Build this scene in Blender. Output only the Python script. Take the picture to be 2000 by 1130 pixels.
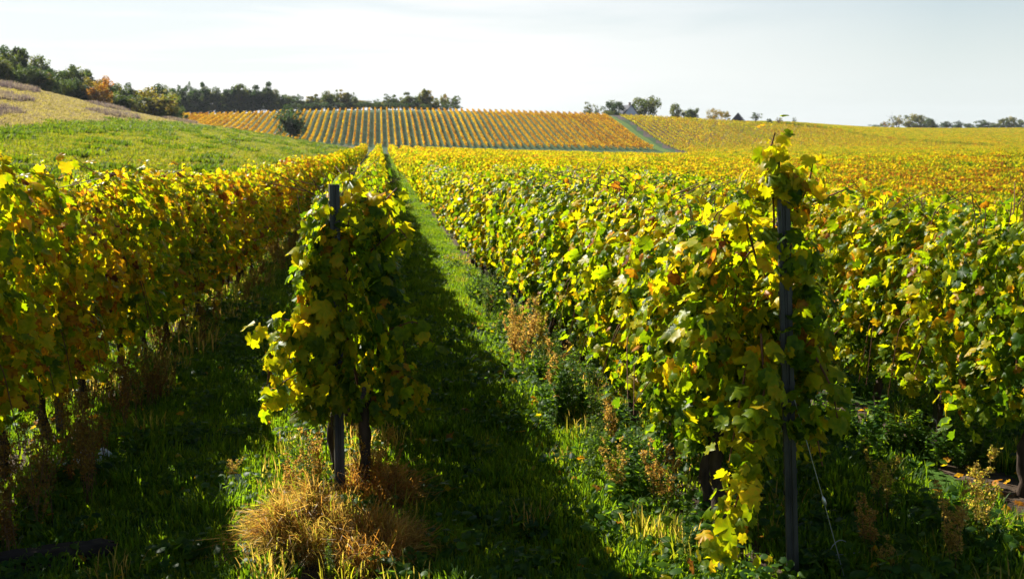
import bpy, math, random
import numpy as np
from mathutils import Vector

for o in list(bpy.data.objects):
    bpy.data.objects.remove(o, do_unlink=True)
SC = bpy.context.scene
COL = SC.collection
R = math.radians

# ------------------------------------------------------------------ camera
H = 2.4                      # eye height over the near lane
F, CX, CY = 2000.0, 1000.0, 565.0
YAW, PITCH = R(7.25), R(8.95)
cam_d = bpy.data.cameras.new("camera")
cam = bpy.data.objects.new("camera", cam_d)
COL.objects.link(cam)
cam.location = (0, 0, H)
cam.rotation_euler = (R(90) - PITCH, 0, -YAW)
cam_d.sensor_width = 36.0
cam_d.lens = 36.0
cam_d.clip_start = 0.1
cam_d.clip_end = 9000
cam_d.dof.use_dof = True
cam_d.dof.focus_distance = 6.8
cam_d.dof.aperture_fstop = 4.5
SC.camera = cam

# ------------------------------------------------------------------ sun, sky, exposure
SUN_EL, SUN_AZ = R(39), R(-36)        # azimuth from +Y, negative = to the left
sun_dir = Vector((math.sin(SUN_AZ) * math.cos(SUN_EL), math.cos(SUN_AZ) * math.cos(SUN_EL), math.sin(SUN_EL)))
sd = bpy.data.lights.new("sun", 'SUN')
sd.energy = 5.0
sd.angle = R(0.5)
sd.color = (1.0, 0.95, 0.85)
so = bpy.data.objects.new("sun", sd)
COL.objects.link(so)
so.location = (-60, 60, 80)
so.rotation_euler = (-sun_dir).to_track_quat('-Z', 'Y').to_euler()

W = bpy.data.worlds.new("World")
SC.world = W
W.use_nodes = True
wn, wl = W.node_tree.nodes, W.node_tree.links
wn.clear()
w_out = wn.new('ShaderNodeOutputWorld')
w_bg = wn.new('ShaderNodeBackground')
w_sky = wn.new('ShaderNodeTexSky')
w_sky.sky_type = 'NISHITA'
w_sky.sun_disc = False
w_sky.sun_elevation = SUN_EL
w_sky.sun_rotation = SUN_AZ
w_sky.altitude = 150
w_sky.air_density = 1.0
w_sky.dust_density = 0.6
w_bg.inputs['Strength'].default_value = 0.05
# thin high cloud: streaks of white drawn over the sky colour by direction
w_tc = wn.new('ShaderNodeTexCoord')
w_map = wn.new('ShaderNodeMapping')
w_map.inputs['Scale'].default_value = (1.6, 1.6, 17.0)
w_map.inputs['Location'].default_value = (0.35, 0.1, 0.9)
w_noi = wn.new('ShaderNodeTexNoise')
w_noi.inputs['Scale'].default_value = 1.5
w_noi.inputs['Detail'].default_value = 6
w_noi.inputs['Roughness'].default_value = 0.5
w_noi.inputs['Distortion'].default_value = 0.35
w_ramp = wn.new('ShaderNodeValToRGB')
w_ramp.color_ramp.elements[0].position = 0.38
w_ramp.color_ramp.elements[0].color = (0.36, 0.36, 0.36, 1)
w_ramp.color_ramp.elements[1].position = 0.56
w_ramp.color_ramp.elements[1].color = (1.0, 1.0, 1.0, 1)
w_mix = wn.new('ShaderNodeMixRGB')
w_mix.inputs['Color2'].default_value = (9.4, 9.3, 9.15, 1)
# cloud thins out away from the sun's quarter of the sky
w_dot = wn.new('ShaderNodeVectorMath'); w_dot.operation = 'DOT_PRODUCT'
w_dot.inputs[1].default_value = (math.sin(R(-31)), math.cos(R(-31)), 0.12)
w_mr = wn.new('ShaderNodeMapRange')
w_mr.inputs['From Min'].default_value = 0.50
w_mr.inputs['From Max'].default_value = 0.90
w_mr.inputs['To Min'].default_value = 0.0
w_mr.inputs['To Max'].default_value = 1.0
w_mul = wn.new('ShaderNodeMath'); w_mul.operation = 'MULTIPLY'
w_sep = wn.new('ShaderNodeSeparateXYZ')
wl.new(w_tc.outputs['Generated'], w_sep.inputs['Vector'])
wl.new(w_tc.outputs['Generated'], w_map.inputs['Vector'])
wl.new(w_map.outputs['Vector'], w_noi.inputs['Vector'])
wl.new(w_noi.outputs['Fac'], w_ramp.inputs['Fac'])
wl.new(w_tc.outputs['Generated'], w_dot.inputs[0])
wl.new(w_dot.outputs['Value'], w_mr.inputs['Value'])
wl.new(w_ramp.outputs['Color'], w_mul.inputs[0])
wl.new(w_mr.outputs['Result'], w_mul.inputs[1])
w_ce = wn.new('ShaderNodeMapRange')      # the bank of cloud stays low
w_ce.inputs['From Min'].default_value = 0.15
w_ce.inputs['From Max'].default_value = 0.42
w_ce.inputs['To Min'].default_value = 1.0
w_ce.inputs['To Max'].default_value = 0.0
wl.new(w_sep.outputs['Z'], w_ce.inputs['Value'])
w_mul2 = wn.new('ShaderNodeMath'); w_mul2.operation = 'MULTIPLY'
wl.new(w_mul.outputs['Value'], w_mul2.inputs[0]); wl.new(w_ce.outputs['Result'], w_mul2.inputs[1])
wl.new(w_mul2.outputs['Value'], w_mix.inputs['Fac'])
# pale veil low over the horizon all round
w_el = wn.new('ShaderNodeMapRange')
w_el.inputs['From Min'].default_value = 0.04
w_el.inputs['From Max'].default_value = 0.20
w_el.inputs['To Min'].default_value = 0.92
w_el.inputs['To Max'].default_value = 0.0
wl.new(w_sep.outputs['Z'], w_el.inputs['Value'])
w_veil = wn.new('ShaderNodeMixRGB')
w_veil.inputs['Color2'].default_value = (6.9, 7.45, 7.35, 1)
wl.new(w_el.outputs['Result'], w_veil.inputs['Fac'])
w_deep = wn.new('ShaderNodeMixRGB'); w_deep.blend_type = 'MULTIPLY'; w_deep.inputs['Fac'].default_value = 1.0
w_deep.inputs['Color2'].default_value = (0.80, 0.84, 0.86, 1)      # a deep clear autumn sky overhead
wl.new(w_sky.outputs['Color'], w_deep.inputs['Color1'])
wl.new(w_deep.outputs['Color'], w_veil.inputs['Color1'])
wl.new(w_veil.outputs['Color'], w_mix.inputs['Color1'])
wl.new(w_mix.outputs['Color'], w_bg.inputs['Color'])
wl.new(w_bg.outputs['Background'], w_out.inputs['Surface'])

SC.view_settings.view_transform = 'Standard'
SC.view_settings.look = 'None'
SC.view_settings.exposure = 1.25
SC.view_settings.gamma = 1.0
SC.render.engine = 'CYCLES'
SC.cycles.use_denoising = True
SC.cycles.denoiser = 'OPENIMAGEDENOISE'
SC.cycles.max_bounces = 7
SC.cycles.diffuse_bounces = 3
SC.cycles.glossy_bounces = 2
SC.cycles.transmission_bounces = 4
SC.cycles.volume_bounces = 0
SC.cycles.caustics_reflective = False
SC.cycles.caustics_refractive = False
SC.cycles.sample_clamp_indirect = 4.0

# ------------------------------------------------------------------ small helpers
_f = np.array([math.sin(YAW) * math.cos(PITCH), math.cos(YAW) * math.cos(PITCH), -math.sin(PITCH)])
_r = np.array([math.cos(YAW), -math.sin(YAW), 0.0])
_u = np.cross(_r, _f)

def ray(px, py):
    return _f + _r * ((px - CX) / F) + _u * ((CY - py) / F)

def slope_at(px, py=290):
    d = ray(px, py)
    return d[0] / d[1]

def z_at(px, py, Y):
    d = ray(px, py)
    return H + Y * d[2] / d[1]

def to_px(P):
    v = np.asarray(P, float) - np.array([0, 0, H])
    dz = v @ _f
    return CX + F * (v @ _r) / dz, CY - F * (v @ _u) / dz, dz

def nrm(a):
    return a / np.maximum(np.linalg.norm(a, axis=-1, keepdims=True), 1e-9)

def props(o, label=None, category=None, group=None, kind=None):
    if label: o['label'] = label
    if category: o['category'] = category
    if group: o['group'] = group
    if kind: o['kind'] = kind
    return o

def empty(name, loc, rz=0.0, link=True):
    o = bpy.data.objects.new(name, None)
    o.empty_display_size = 0.1
    o.location = loc
    o.rotation_euler = (0, 0, rz)
    if link: COL.objects.link(o)
    return o

class MB:
    """collects vertices, faces and one colour per vertex; build() links ONE mesh object"""
    def __init__(self):
        self.v, self.f, self.c, self.n = [], [], [], 0
    def add(self, V, Fc, C=None):
        V = np.asarray(V, np.float32).reshape(-1, 3)
        Fc = np.asarray(Fc, np.int64)
        self.v.append(V)
        self.f.append(Fc + self.n)
        if C is None:
            C = np.zeros((len(V), 3), np.float32)
        self.c.append(np.broadcast_to(np.asarray(C, np.float32), (len(V), 3)))
        self.n += len(V)
    def mesh(self, name, smooth=True):
        me = bpy.data.meshes.new(name)
        V = np.concatenate(self.v)
        C = np.concatenate(self.c)
        idx = np.concatenate([f.reshape(-1) for f in self.f])
        sizes = np.concatenate([np.full(len(f), f.shape[1], np.int64) for f in self.f])
        starts = np.concatenate([[0], np.cumsum(sizes)[:-1]])
        me.vertices.add(len(V)); me.vertices.foreach_set("co", V.reshape(-1))
        me.loops.add(len(idx)); me.loops.foreach_set("vertex_index", idx.astype(np.int32))
        me.polygons.add(len(sizes))
        me.polygons.foreach_set("loop_start", starts.astype(np.int32))
        me.polygons.foreach_set("loop_total", sizes.astype(np.int32))
        me.polygons.foreach_set("use_smooth", np.full(len(sizes), smooth))
        at = me.attributes.new("tint", 'FLOAT_COLOR', 'POINT')
        at.data.foreach_set("color", np.hstack([C, np.ones((len(C), 1), np.float32)]).reshape(-1).astype(np.float32))
        me.update(calc_edges=True)
        me.validate()
        return me
    def build(self, name, mat, parent=None, smooth=True, link=True, loc=None):
        me = self.mesh(name, smooth)
        me.materials.append(mat)
        o = bpy.data.objects.new(name, me)
        if link: COL.objects.link(o)
        if parent is not None: o.parent = parent
        if loc is not None: o.location = loc
        return o

def tube(mb, pts, rad, sides=6, col=None):
    P = np.asarray(pts, float)
    n = len(P)
    rad = np.broadcast_to(np.asarray(rad, float), (n,))
    T = nrm(np.gradient(P, axis=0))
    ref = np.array([0.31, 0.17, 0.93]) if abs(T[0, 2]) < 0.9 else np.array([0.93, 0.21, 0.1])
    A = nrm(np.cross(T, ref)); B = np.cross(T, A)
    a = np.linspace(0, 2 * np.pi, sides, endpoint=False)
    V = P[:, None, :] + rad[:, None, None] * (np.cos(a)[None, :, None] * A[:, None, :] + np.sin(a)[None, :, None] * B[:, None, :])
    i, j = np.meshgrid(np.arange(n - 1), np.arange(sides), indexing='ij')
    q = np.stack([i * sides + j, i * sides + (j + 1) % sides, (i + 1) * sides + (j + 1) % sides, (i + 1) * sides + j], -1).reshape(-1, 4)
    mb.add(V.reshape(-1, 3), q, col)
    mb.add(V[-1], np.arange(sides)[None, :], col)
    mb.add(V[0], np.arange(sides)[None, ::-1], col)

def box(mb, c, s, col=None, rot=None):
    c = np.asarray(c, float); s = np.asarray(s, float) / 2
    V = np.array([[x, y, z] for x in (-1, 1) for y in (-1, 1) for z in (-1, 1)]) * s
    if rot is not None: V = V @ np.asarray(rot).T
    mb.add(V + c, [[0, 1, 3, 2], [4, 6, 7, 5], [0, 4, 5, 1], [2, 3, 7, 6], [0, 2, 6, 4], [1, 5, 7, 3]], col)

# leaf templates: x across, y to the tip, z out of the leaf; last column = 0 at the vein, 1 at the rim
_half = [(.15, .76), (.27, .80), (.43, .80), (.37, .58), (.40, .46), (.56, .42), (.60, .24), (.47, .06), (.42, -.12), (.22, -.20), (.06, -.06)]
_ring = [(0, 1.02)] + _half + [(-x, y) for x, y in _half[::-1]]
_hi_v = np.array([(0, .28, .05, 0)] + [(x, y - .05, -0.28 * abs(x) - .12 * max(0, y - .5), 1) for x, y in _ring])
_nr = len(_ring)
_hi_f = np.array([(0, 1 + i, 1 + (i + 1) % _nr) for i in range(_nr)])
_mid_v = np.array([(0, -.05, .03, .4), (0, .98, -.1, 1), (.44, .74, -.13, 1), (.58, .28, -.17, 1), (.30, -.2, -.1, 1), (-.44, .74, -.13, 1), (-.58, .28, -.17, 1), (-.30, -.2, -.1, 1), (0, .4, .05, 0)])
_mid_f = np.array([(8, 1, 5), (8, 5, 6), (8, 6, 7), (8, 7, 0), (8, 0, 4), (8, 4, 3), (8, 3, 2), (8, 2, 1)])
_lo_v = np.array([(0, -.2, 0, 1), (.55, .35, -.15, 1), (0, .98, 0, 1), (-.55, .35, -.15, 1)])
_lo_f = np.array([(0, 1, 2), (0, 2, 3)])
_lan_v = np.array([(0, 0, 0, 0), (.13, .35, -.03, 1), (.09, .7, -.08, 1), (0, 1, -.2, 1), (-.09, .7, -.08, 1), (-.13, .35, -.03, 1), (0, .5, .02, 0)])
_lan_f = np.array([(6, 0, 1), (6, 1, 2), (6, 2, 3), (6, 3, 4), (6, 4, 5), (6, 5, 0)])
TPL = {'hi': (_hi_v, _hi_f), 'mid': (_mid_v, _mid_f), 'lo': (_lo_v, _lo_f), 'lance': (_lan_v, _lan_f)}

def leaves(mb, P, N, T, S, hue, rng, tpl='hi', bend=0.9):
    tv, tf = TPL[tpl]
    P, N, T = np.asarray(P, float), nrm(np.asarray(N, float)), np.asarray(T, float)
    n = len(P)
    T = nrm(T - (T * N).sum(-1, keepdims=True) * N)
    B = np.cross(T, N)
    S = np.broadcast_to(np.asarray(S, float), (n,))
    k = 1 + bend * rng.normal(size=n) * 1.3
    jit = 1 + (rng.normal(size=(n, len(tv), 2)) * 0.055 if tpl in ('hi', 'mid') else 0)
    X = tv[None, :, 0] * (jit[..., 0] if tpl in ('hi', 'mid') else 1)
    Yv = tv[None, :, 1] * (jit[..., 1] if tpl in ('hi', 'mid') else 1)
    Z = tv[None, :, 2] * k[:, None] + (rng.normal(size=(n, len(tv))) * .055 if tpl in ('hi', 'mid') else 0)
    if tpl in ('hi', 'mid'): X = X * rng.uniform(.72, 1.12, (n, 1))
    X = np.broadcast_to(X, (n, len(tv))); Yv = np.broadcast_to(Yv, (n, len(tv)))
    V = P[:, None] + S[:, None, None] * (X[..., None] * B[:, None] + Yv[..., None] * T[:, None] + Z[..., None] * N[:, None])
    Fc = (tf[None] + (np.arange(n) * len(tv))[:, None, None]).reshape(-1, 3)
    hue = np.broadcast_to(np.asarray(hue, float), (n,))
    C = np.zeros((n, len(tv), 3))
    C[..., 0] = hue[:, None]
    C[..., 1] = rng.random(n)[:, None]
    C[..., 2] = tv[None, :, 3]
    mb.add(V.reshape(-1, 3), Fc, C.reshape(-1, 3))

# ------------------------------------------------------------------ materials
def new_mat(name):
    m = bpy.data.materials.new(name)
    m.use_nodes = True
    nt = m.node_tree
    nt.nodes.clear()
    return m, nt.nodes, nt.links

def ramp(nodes, stops):
    r = nodes.new('ShaderNodeValToRGB')
    e = r.color_ramp.elements
    while len(e) > 1: e.remove(e[-1])
    e[0].position = stops[0][0]; e[0].color = (*stops[0][1], 1)
    for p, c in stops[1:]:
        x = e.new(p); x.color = (*c, 1)
    return r

VINE_D = [(0, (.035, .080, .010)), (.28, (.14, .205, .008)), (.48, (.36, .345, .010)), (.66, (.60, .42, .012)), (.82, (.50, .21, .014)), (1, (.15, .055, .018))]
VINE_T = [(0, (.15, .28, .003)), (.28, (.42, .55, .003)), (.48, (.76, .70, .004)), (.66, (.92, .62, .008)), (.82, (.82, .34, .008)), (1, (.24, .07, .01))]
GRASS_D = [(0, (.022, .065, .018)), (.35, (.07, .14, .012)), (.6, (.18, .19, .02)), (.8, (.36, .25, .06)), (1, (.30, .15, .035))]
GRASS_T = [(0, (.08, .20, .010)), (.35, (.31, .46, .006)), (.6, (.50, .50, .015)), (.8, (.78, .50, .09)), (1, (.6, .26, .03))]
MEAD_D = [(0, (0.018, 0.0432, 0.0086)), (0.3, (0.0504, 0.0864, 0.0086)), (0.5, (0.1224, 0.1296, 0.0108)), (0.62, (0.16, 0.15, 0.012)), (0.7, (0.22, 0.18, 0.055)), (0.85, (0.23, 0.19, 0.12)), (1, (0.1224, 0.0936, 0.0864))]
MEAD_T = [(0, (0.0504, 0.1152, 0.0058)), (0.3, (0.1584, 0.2448, 0.0043)), (0.5, (0.3312, 0.3312, 0.0058)), (0.62, (0.4, 0.35, 0.008)), (0.7, (0.44, 0.35, 0.07)), (0.85, (0.38, 0.3, 0.13)), (1, (0.1584, 0.1152, 0.108))]
TREE_D = [(0, (0.0197, 0.0419, 0.0164)), (0.3, (0.0584, 0.0795, 0.0164)), (0.55, (0.1708, 0.1423, 0.0205)), (0.75, (0.3236, 0.159, 0.0205)), (1, (0.1978, 0.0502, 0.0205))]
TREE_T = [(0, (0.063, 0.1274, 0.0231)), (0.3, (0.1785, 0.2352, 0.0231)), (0.55, (0.4725, 0.3724, 0.0231)), (0.75, (0.714, 0.3332, 0.0231)), (1, (0.4725, 0.098, 0.0231))]

def leaf_mat(name, D, T, bias=0.0, patch=0.35, pscale=0.35, rim=0.10, trans=0.58, spec=0.12, rough=0.38, objrand=0.1, spot=True):
    m, N, L = new_mat(name)
    out = N.new('ShaderNodeOutputMaterial')
    at = N.new('ShaderNodeAttribute'); at.attribute_name = "tint"
    sep = N.new('ShaderNodeSeparateColor')
    L.new(at.outputs['Color'], sep.inputs['Color'])
    geo = N.new('ShaderNodeNewGeometry')
    no = N.new('ShaderNodeTexNoise'); no.inputs['Scale'].default_value = pscale; no.inputs['Detail'].default_value = 3
    L.new(geo.outputs['Position'], no.inputs['Vector'])
    def ma(op, a, b):
        n = N.new('ShaderNodeMath'); n.operation = op
        for k, x in enumerate((a, b)):
            if isinstance(x, (int, float)): n.inputs[k].default_value = x
            else: L.new(x, n.inputs[k])
        return n.outputs['Value']
    oi = N.new('ShaderNodeObjectInfo')
    h = ma('ADD', sep.outputs['Red'], ma('MULTIPLY', ma('SUBTRACT', no.outputs['Fac'], 0.5), patch))
    h = ma('ADD', h, ma('MULTIPLY', ma('SUBTRACT', oi.outputs['Random'], 0.5), objrand * 2))
    h = ma('ADD', h, ma('MULTIPLY', sep.outputs['Blue'], rim))
    h = ma('ADD', h, bias)
    if spot:
        n2 = N.new('ShaderNodeTexNoise'); n2.inputs['Scale'].default_value = 38; n2.inputs['Detail'].default_value = 2
        L.new(geo.outputs['Position'], n2.inputs['Vector'])
        h = ma('ADD', h, ma('MULTIPLY', ma('SUBTRACT', n2.outputs['Fac'], 0.5), 0.5))
    cl = N.new('ShaderNodeClamp'); L.new(h, cl.inputs['Value'])
    rd, rt = ramp(N, D), ramp(N, T)
    L.new(cl.outputs['Result'], rd.inputs['Fac']); L.new(cl.outputs['Result'], rt.inputs['Fac'])
    val = ma('ADD', 0.72, ma('MULTIPLY', sep.outputs['Green'], 0.5))
    def scaled(c):
        mx = N.new('ShaderNodeVectorMath'); mx.operation = 'SCALE'
        L.new(c, mx.inputs[0]); L.new(val, mx.inputs['Scale'])
        return mx.outputs['Vector']
    p = N.new('ShaderNodeBsdfPrincipled')
    L.new(scaled(rd.outputs['Color']), p.inputs['Base Color'])
    p.inputs['Roughness'].default_value = rough
    p.inputs['Specular IOR Level'].default_value = spec
    t = N.new('ShaderNodeBsdfTranslucent')
    L.new(scaled(rt.outputs['Color']), t.inputs['Color'])
    mx = N.new('ShaderNodeMixShader'); mx.inputs['Fac'].default_value = trans
    L.new(p.outputs['BSDF'], mx.inputs[1]); L.new(t.outputs['BSDF'], mx.inputs[2])
    L.new(mx.outputs['Shader'], out.inputs['Surface'])
    return m

def rough_mat(name, c1, c2, scale=20.0, rough=0.85, bump=0.3, spec=0.2, metal=0.0, stretch=(1, 1, 1)):
    m, N, L = new_mat(name)
    out = N.new('ShaderNodeOutputMaterial')
    p = N.new('ShaderNodeBsdfPrincipled')
    tc = N.new('ShaderNodeTexCoord')
    mp = N.new('ShaderNodeMapping'); mp.inputs['Scale'].default_value = stretch
    L.new(tc.outputs['Object'], mp.inputs['Vector'])
    no = N.new('ShaderNodeTexNoise'); no.inputs['Scale'].default_value = scale; no.inputs['Detail'].default_value = 6
    L.new(mp.outputs['Vector'], no.inputs['Vector'])
    rp = ramp(N, [(.3, c1), (.7, c2)])
    L.new(no.outputs['Fac'], rp.inputs['Fac'])
    L.new(rp.outputs['Color'], p.inputs['Base Color'])
    p.inputs['Roughness'].default_value = rough
    p.inputs['Specular IOR Level'].default_value = spec
    p.inputs['Metallic'].default_value = metal
    if bump:
        b = N.new('ShaderNodeBump'); b.inputs['Strength'].default_value = bump; b.inputs['Distance'].default_value = 0.02
        L.new(no.outputs['Fac'], b.inputs['Height']); L.new(b.outputs['Normal'], p.inputs['Normal'])
    L.new(p.outputs['BSDF'], out.inputs['Surface'])
    return m

M_vine = leaf_mat("vine_leaf", VINE_D, VINE_T, bias=-0.12)
M_vine_gold = leaf_mat("vine_leaf_gold", VINE_D, VINE_T, bias=0.085, patch=0.5, pscale=0.8)
M_vine_lime = leaf_mat("vine_leaf_lime", VINE_D, VINE_T, bias=-0.08, patch=0.2)
M_vine_far = leaf_mat("vine_leaf_field", VINE_D, VINE_T, bias=-0.07, patch=0.5, pscale=0.05, spot=False, objrand=0.12, trans=.66, spec=.02, rough=.7)
M_vine_hill = leaf_mat("vine_leaf_hill", VINE_D, VINE_T, bias=0.05, patch=0.25, pscale=0.09, spot=False, objrand=0.07, trans=.66, spec=.02, rough=.7)
M_vine_block = leaf_mat("vine_leaf_block", VINE_D, VINE_T, bias=0.0, patch=0.35, pscale=0.04, spot=False, objrand=0.06, trans=.66, spec=.02, rough=.7)
M_grass = leaf_mat("grass_blade", GRASS_D, GRASS_T, patch=0.35, pscale=0.5, rim=0.0, rough=0.5, spot=False)
M_hillgrass = leaf_mat("hill_grass_blade", MEAD_D, MEAD_T, bias=0.0, patch=0.22, pscale=0.06, rim=0.0, rough=0.6, spec=0.3, spot=False)
M_dry = leaf_mat("dry_grass_blade", GRASS_D, GRASS_T, bias=0.0, patch=0.15, pscale=3.0, rim=0.0, rough=0.5, spec=0.3, spot=False)
_k = lambda P, f: [(p, tuple(v * f for v in c)) for p, c in P]
M_dryweed = leaf_mat("dry_weed_leaf", _k(GRASS_D, .5), _k(GRASS_T, .5), patch=.1, rim=0, rough=.7, spec=.1, spot=False)
M_weed = leaf_mat("weed_leaf", GRASS_D, GRASS_T, patch=0.1, rim=0.05, rough=0.45)
M_tree = leaf_mat("tree_leaf", TREE_D, TREE_T, patch=0.25, pscale=0.15, rim=0, trans=0.4, spec=0.25, rough=0.6, objrand=0.06, spot=False)
M_bark = rough_mat("vine_bark", (.022, .015, .010), (.075, .05, .034), 30, 0.95, 0.8, stretch=(1, 1, .25))
M_cane = rough_mat("vine_cane", (.09, .035, .015), (.20, .085, .035), 25, 0.7, 0.2)
M_treebark = rough_mat("tree_bark", (.035, .028, .022), (.09, .075, .06), 4, 0.95, 0.5)
M_steel = rough_mat("post_steel", (.022, .022, .026), (.095, .092, .095), 14, 0.55, 0.15, spec=0.5, metal=0.55, stretch=(1, 1, .2))
M_wire = rough_mat("wire_steel", (.35, .35, .36), (.5, .5, .5), 40, 0.4, 0.0, spec=0.5, metal=0.9)
M_stem = rough_mat("dry_stem", (.10, .05, .025), (.20, .11, .05), 30, 0.9, 0.0)
M_log = rough_mat("log_wood", (.012, .009, .007), (.05, .036, .026), 9, 0.95, 0.9, stretch=(.2, 1, 1))
M_plastic = rough_mat("plastic_sheet", (.50, .58, .62), (.70, .76, .78), 12, 0.35, 0.3, spec=0.5)
M_blue = rough_mat("blue_wrapper", (.25, .38, .6), (.6, .68, .75), 30, 0.35, 0.2, spec=0.5)
M_plaster = rough_mat("white_plaster", (.70, .75, .82), (.78, .82, .88), 2, 0.9, 0.0)
M_roof = rough_mat("slate_roof", (.035, .04, .055), (.075, .08, .10), 3, 0.8, 0.0)
M_brick = rough_mat("chimney_brick", (.10, .06, .05), (.18, .11, .09), 5, 0.9, 0.0)

# ------------------------------------------------------------------ terrain
VT = 1.9     # canopy top over the ground
def vt(px, py, Y): return z_at(px, py, Y) - VT
def gr(px, py, Y): return z_at(px, py, Y)
cols = [
    (-420, [(14, 0), (20, 0), (50, 1.5), (100, 5), (180, 16), (240, 19), (409, 24), (900, 25)]),
    (0,   [(13, 0), (20, -.25), (50, .7), (100, 2.1), (150, 6.4), (200, gr(0, 152, 200)), (240, 11.2), (300, 11), (409, 14), (900, 14)]),
    (200, [(10, 0), (20, -.35), (50, .1), (100, 1.6), (140, 2.6), (180, 4.9), (225, gr(200, 203, 225)), (265, 5.6), (409, 8), (900, 9)]),
    (350, [(9, 0), (20, -.4), (50, -.2), (100, .65), (180, 2.0), (220, 3.0), (250, gr(350, 235, 250)), (300, 1.8), (345, 1.2), (409, vt(350, 218, 409)), (440, 7.4), (900, 7)]),
    (520, [(9, 0), (20, -.45), (50, -.5), (100, -.1), (200, .5), (280, gr(520, 262, 280)), (335, -2.5), (409, vt(520, 209, 409)), (440, 9.0), (900, 8)]),
    (640, [(9, 0), (20, -.5), (42, -.9), (100, -1.5), (150, -1.6), (200, -1.4), (290, gr(640, 284, 290)), (333, -4.2), (409, vt(640, 204, 409)), (440, 9.8), (900, 8)]),
    (744, [(9, 0), (20, -.5), (30, -.85), (42, -.9), (74, -1.15), (100, -1.8), (150, -2.2), (190, -2.5), (260, -5), (330, gr(744, 297, 330)), (409, vt(744, 201, 409)), (445, 10.3), (900, 6)]),
    (1000, [(9, 0), (20, -.5), (50, -1.1), (100, -2.2), (190, vt(1000, 292, 190)), (260, -5.8), (330, gr(1000, 299, 330)), (409, vt(1000, 206, 409)), (445, 9.2), (900, 4)]),
    (1250, [(9, 0), (20, -.45), (50, -1.6), (100, -3.0), (190, vt(1250, 298, 190)), (260, -6), (330, gr(1250, 300, 330)), (409, vt(1250, 214, 409)), (445, 7.6), (900, 3)]),
    (1500, [(7, 0), (20, -.7), (50, -2.2), (70, -2.9), (130, -3.5), (200, -4.7), (300, -5.6), (345, -5.2), (390, -1.0), (430, vt(1500, 229, 430)), (480, 4.6), (900, 2)]),
    (1650, [(7, 0), (20, -.9), (45, -2.3), (72, -4.3), (128, -2.9), (180, -4.4), (300, -5.2), (400, -2), (490, vt(1650, 244, 490)), (560, 2.0), (900, 1)]),
    (1780, [(6, 0), (9, -.2), (20, -1.0), (40, -2.4), (72, -5.0), (128, vt(1780, 299, 128)), (180, -4.2), (300, -4.9), (500, -1.2), (620, vt(1780, 250, 620)), (900, .3)]),
    (2000, [(6, 0), (9, -.3), (20, -1.1), (40, -2.6), (72, -5.2), (128, vt(2000, 296, 128)), (180, -4.1), (300, -4.9), (500, -1.2), (620, vt(2000, 249, 620)), (900, .3)]),
    (2600, [(6, 0), (9, -.4), (20, -1.3), (40, -2.8), (70, -4.5), (130, -2.6), (180, -4.1), (300, -4.9), (500, -1.0), (620, .5), (900, .3)]),
]
_s = np.array([slope_at(c[0]) for c in cols])
LY = np.linspace(math.log(3), math.log(1200), 260)
Zc = np.array([np.interp(np.exp(LY), [0] + [k[0] for k in c[1]], [0] + [k[1] for k in c[1]]) for c in cols])
SG = np.linspace(_s[0], _s[-1], 220)
Zg = np.array([np.interp(SG, _s, Zc[:, j]) for j in range(len(LY))])     # Y x s
def _smooth(a, axis, sig):
    k = np.arange(-int(3 * sig), int(3 * sig) + 1); w = np.exp(-.5 * (k / sig) ** 2); w /= w.sum()
    pad = [(0, 0), (0, 0)]; pad[axis] = (len(k) // 2, len(k) // 2)
    ap = np.pad(a, pad, mode='edge')
    return np.apply_along_axis(lambda x: np.convolve(x, w, 'valid'), axis, ap)
Zg = _smooth(_smooth(Zg, 0, 2.0), 1, 4.5)

def gz(X, Y):
    X = np.asarray(X, float); Y = np.asarray(Y, float)
    Yc = np.clip(Y, 3.0, 1199)
    s = np.clip(X / np.maximum(Yc, 6), SG[0], SG[-1] - 1e-6)
    a = (np.log(Yc) - LY[0]) / (LY[1] - LY[0]); b = (s - SG[0]) / (SG[1] - SG[0])
    i = np.clip(a.astype(int), 0, len(LY) - 2); j = np.clip(b.astype(int), 0, len(SG) - 2)
    a -= i; b -= j
    z = Zg[i, j] * (1 - a) * (1 - b) + Zg[i + 1, j] * a * (1 - b) + Zg[i, j + 1] * (1 - a) * b + Zg[i + 1, j + 1] * a * b
    far = np.maximum(np.abs(X) - 0, 0) * 0
    lumps = 0.03 * np.sin(X * 2.9 + 1.3 * np.sin(Y * 1.1)) * np.sin(Y * 1.7 + .6) + 0.02 * np.sin(X * 6.1 + Y * 2.3)
    return z + lumps * np.clip(Y / 4, 0, 1) + far
def gz1(x, y): return float(gz(np.array([x]), np.array([y]))[0])

SP = 2.25
X0 = -2.55                     # the row left of the lane; rows follow every SP to the right

def sst(a, b, x):
    t = np.clip((x - a) / (b - a), 0, 1); return t * t * (3 - 2 * t)

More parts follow.
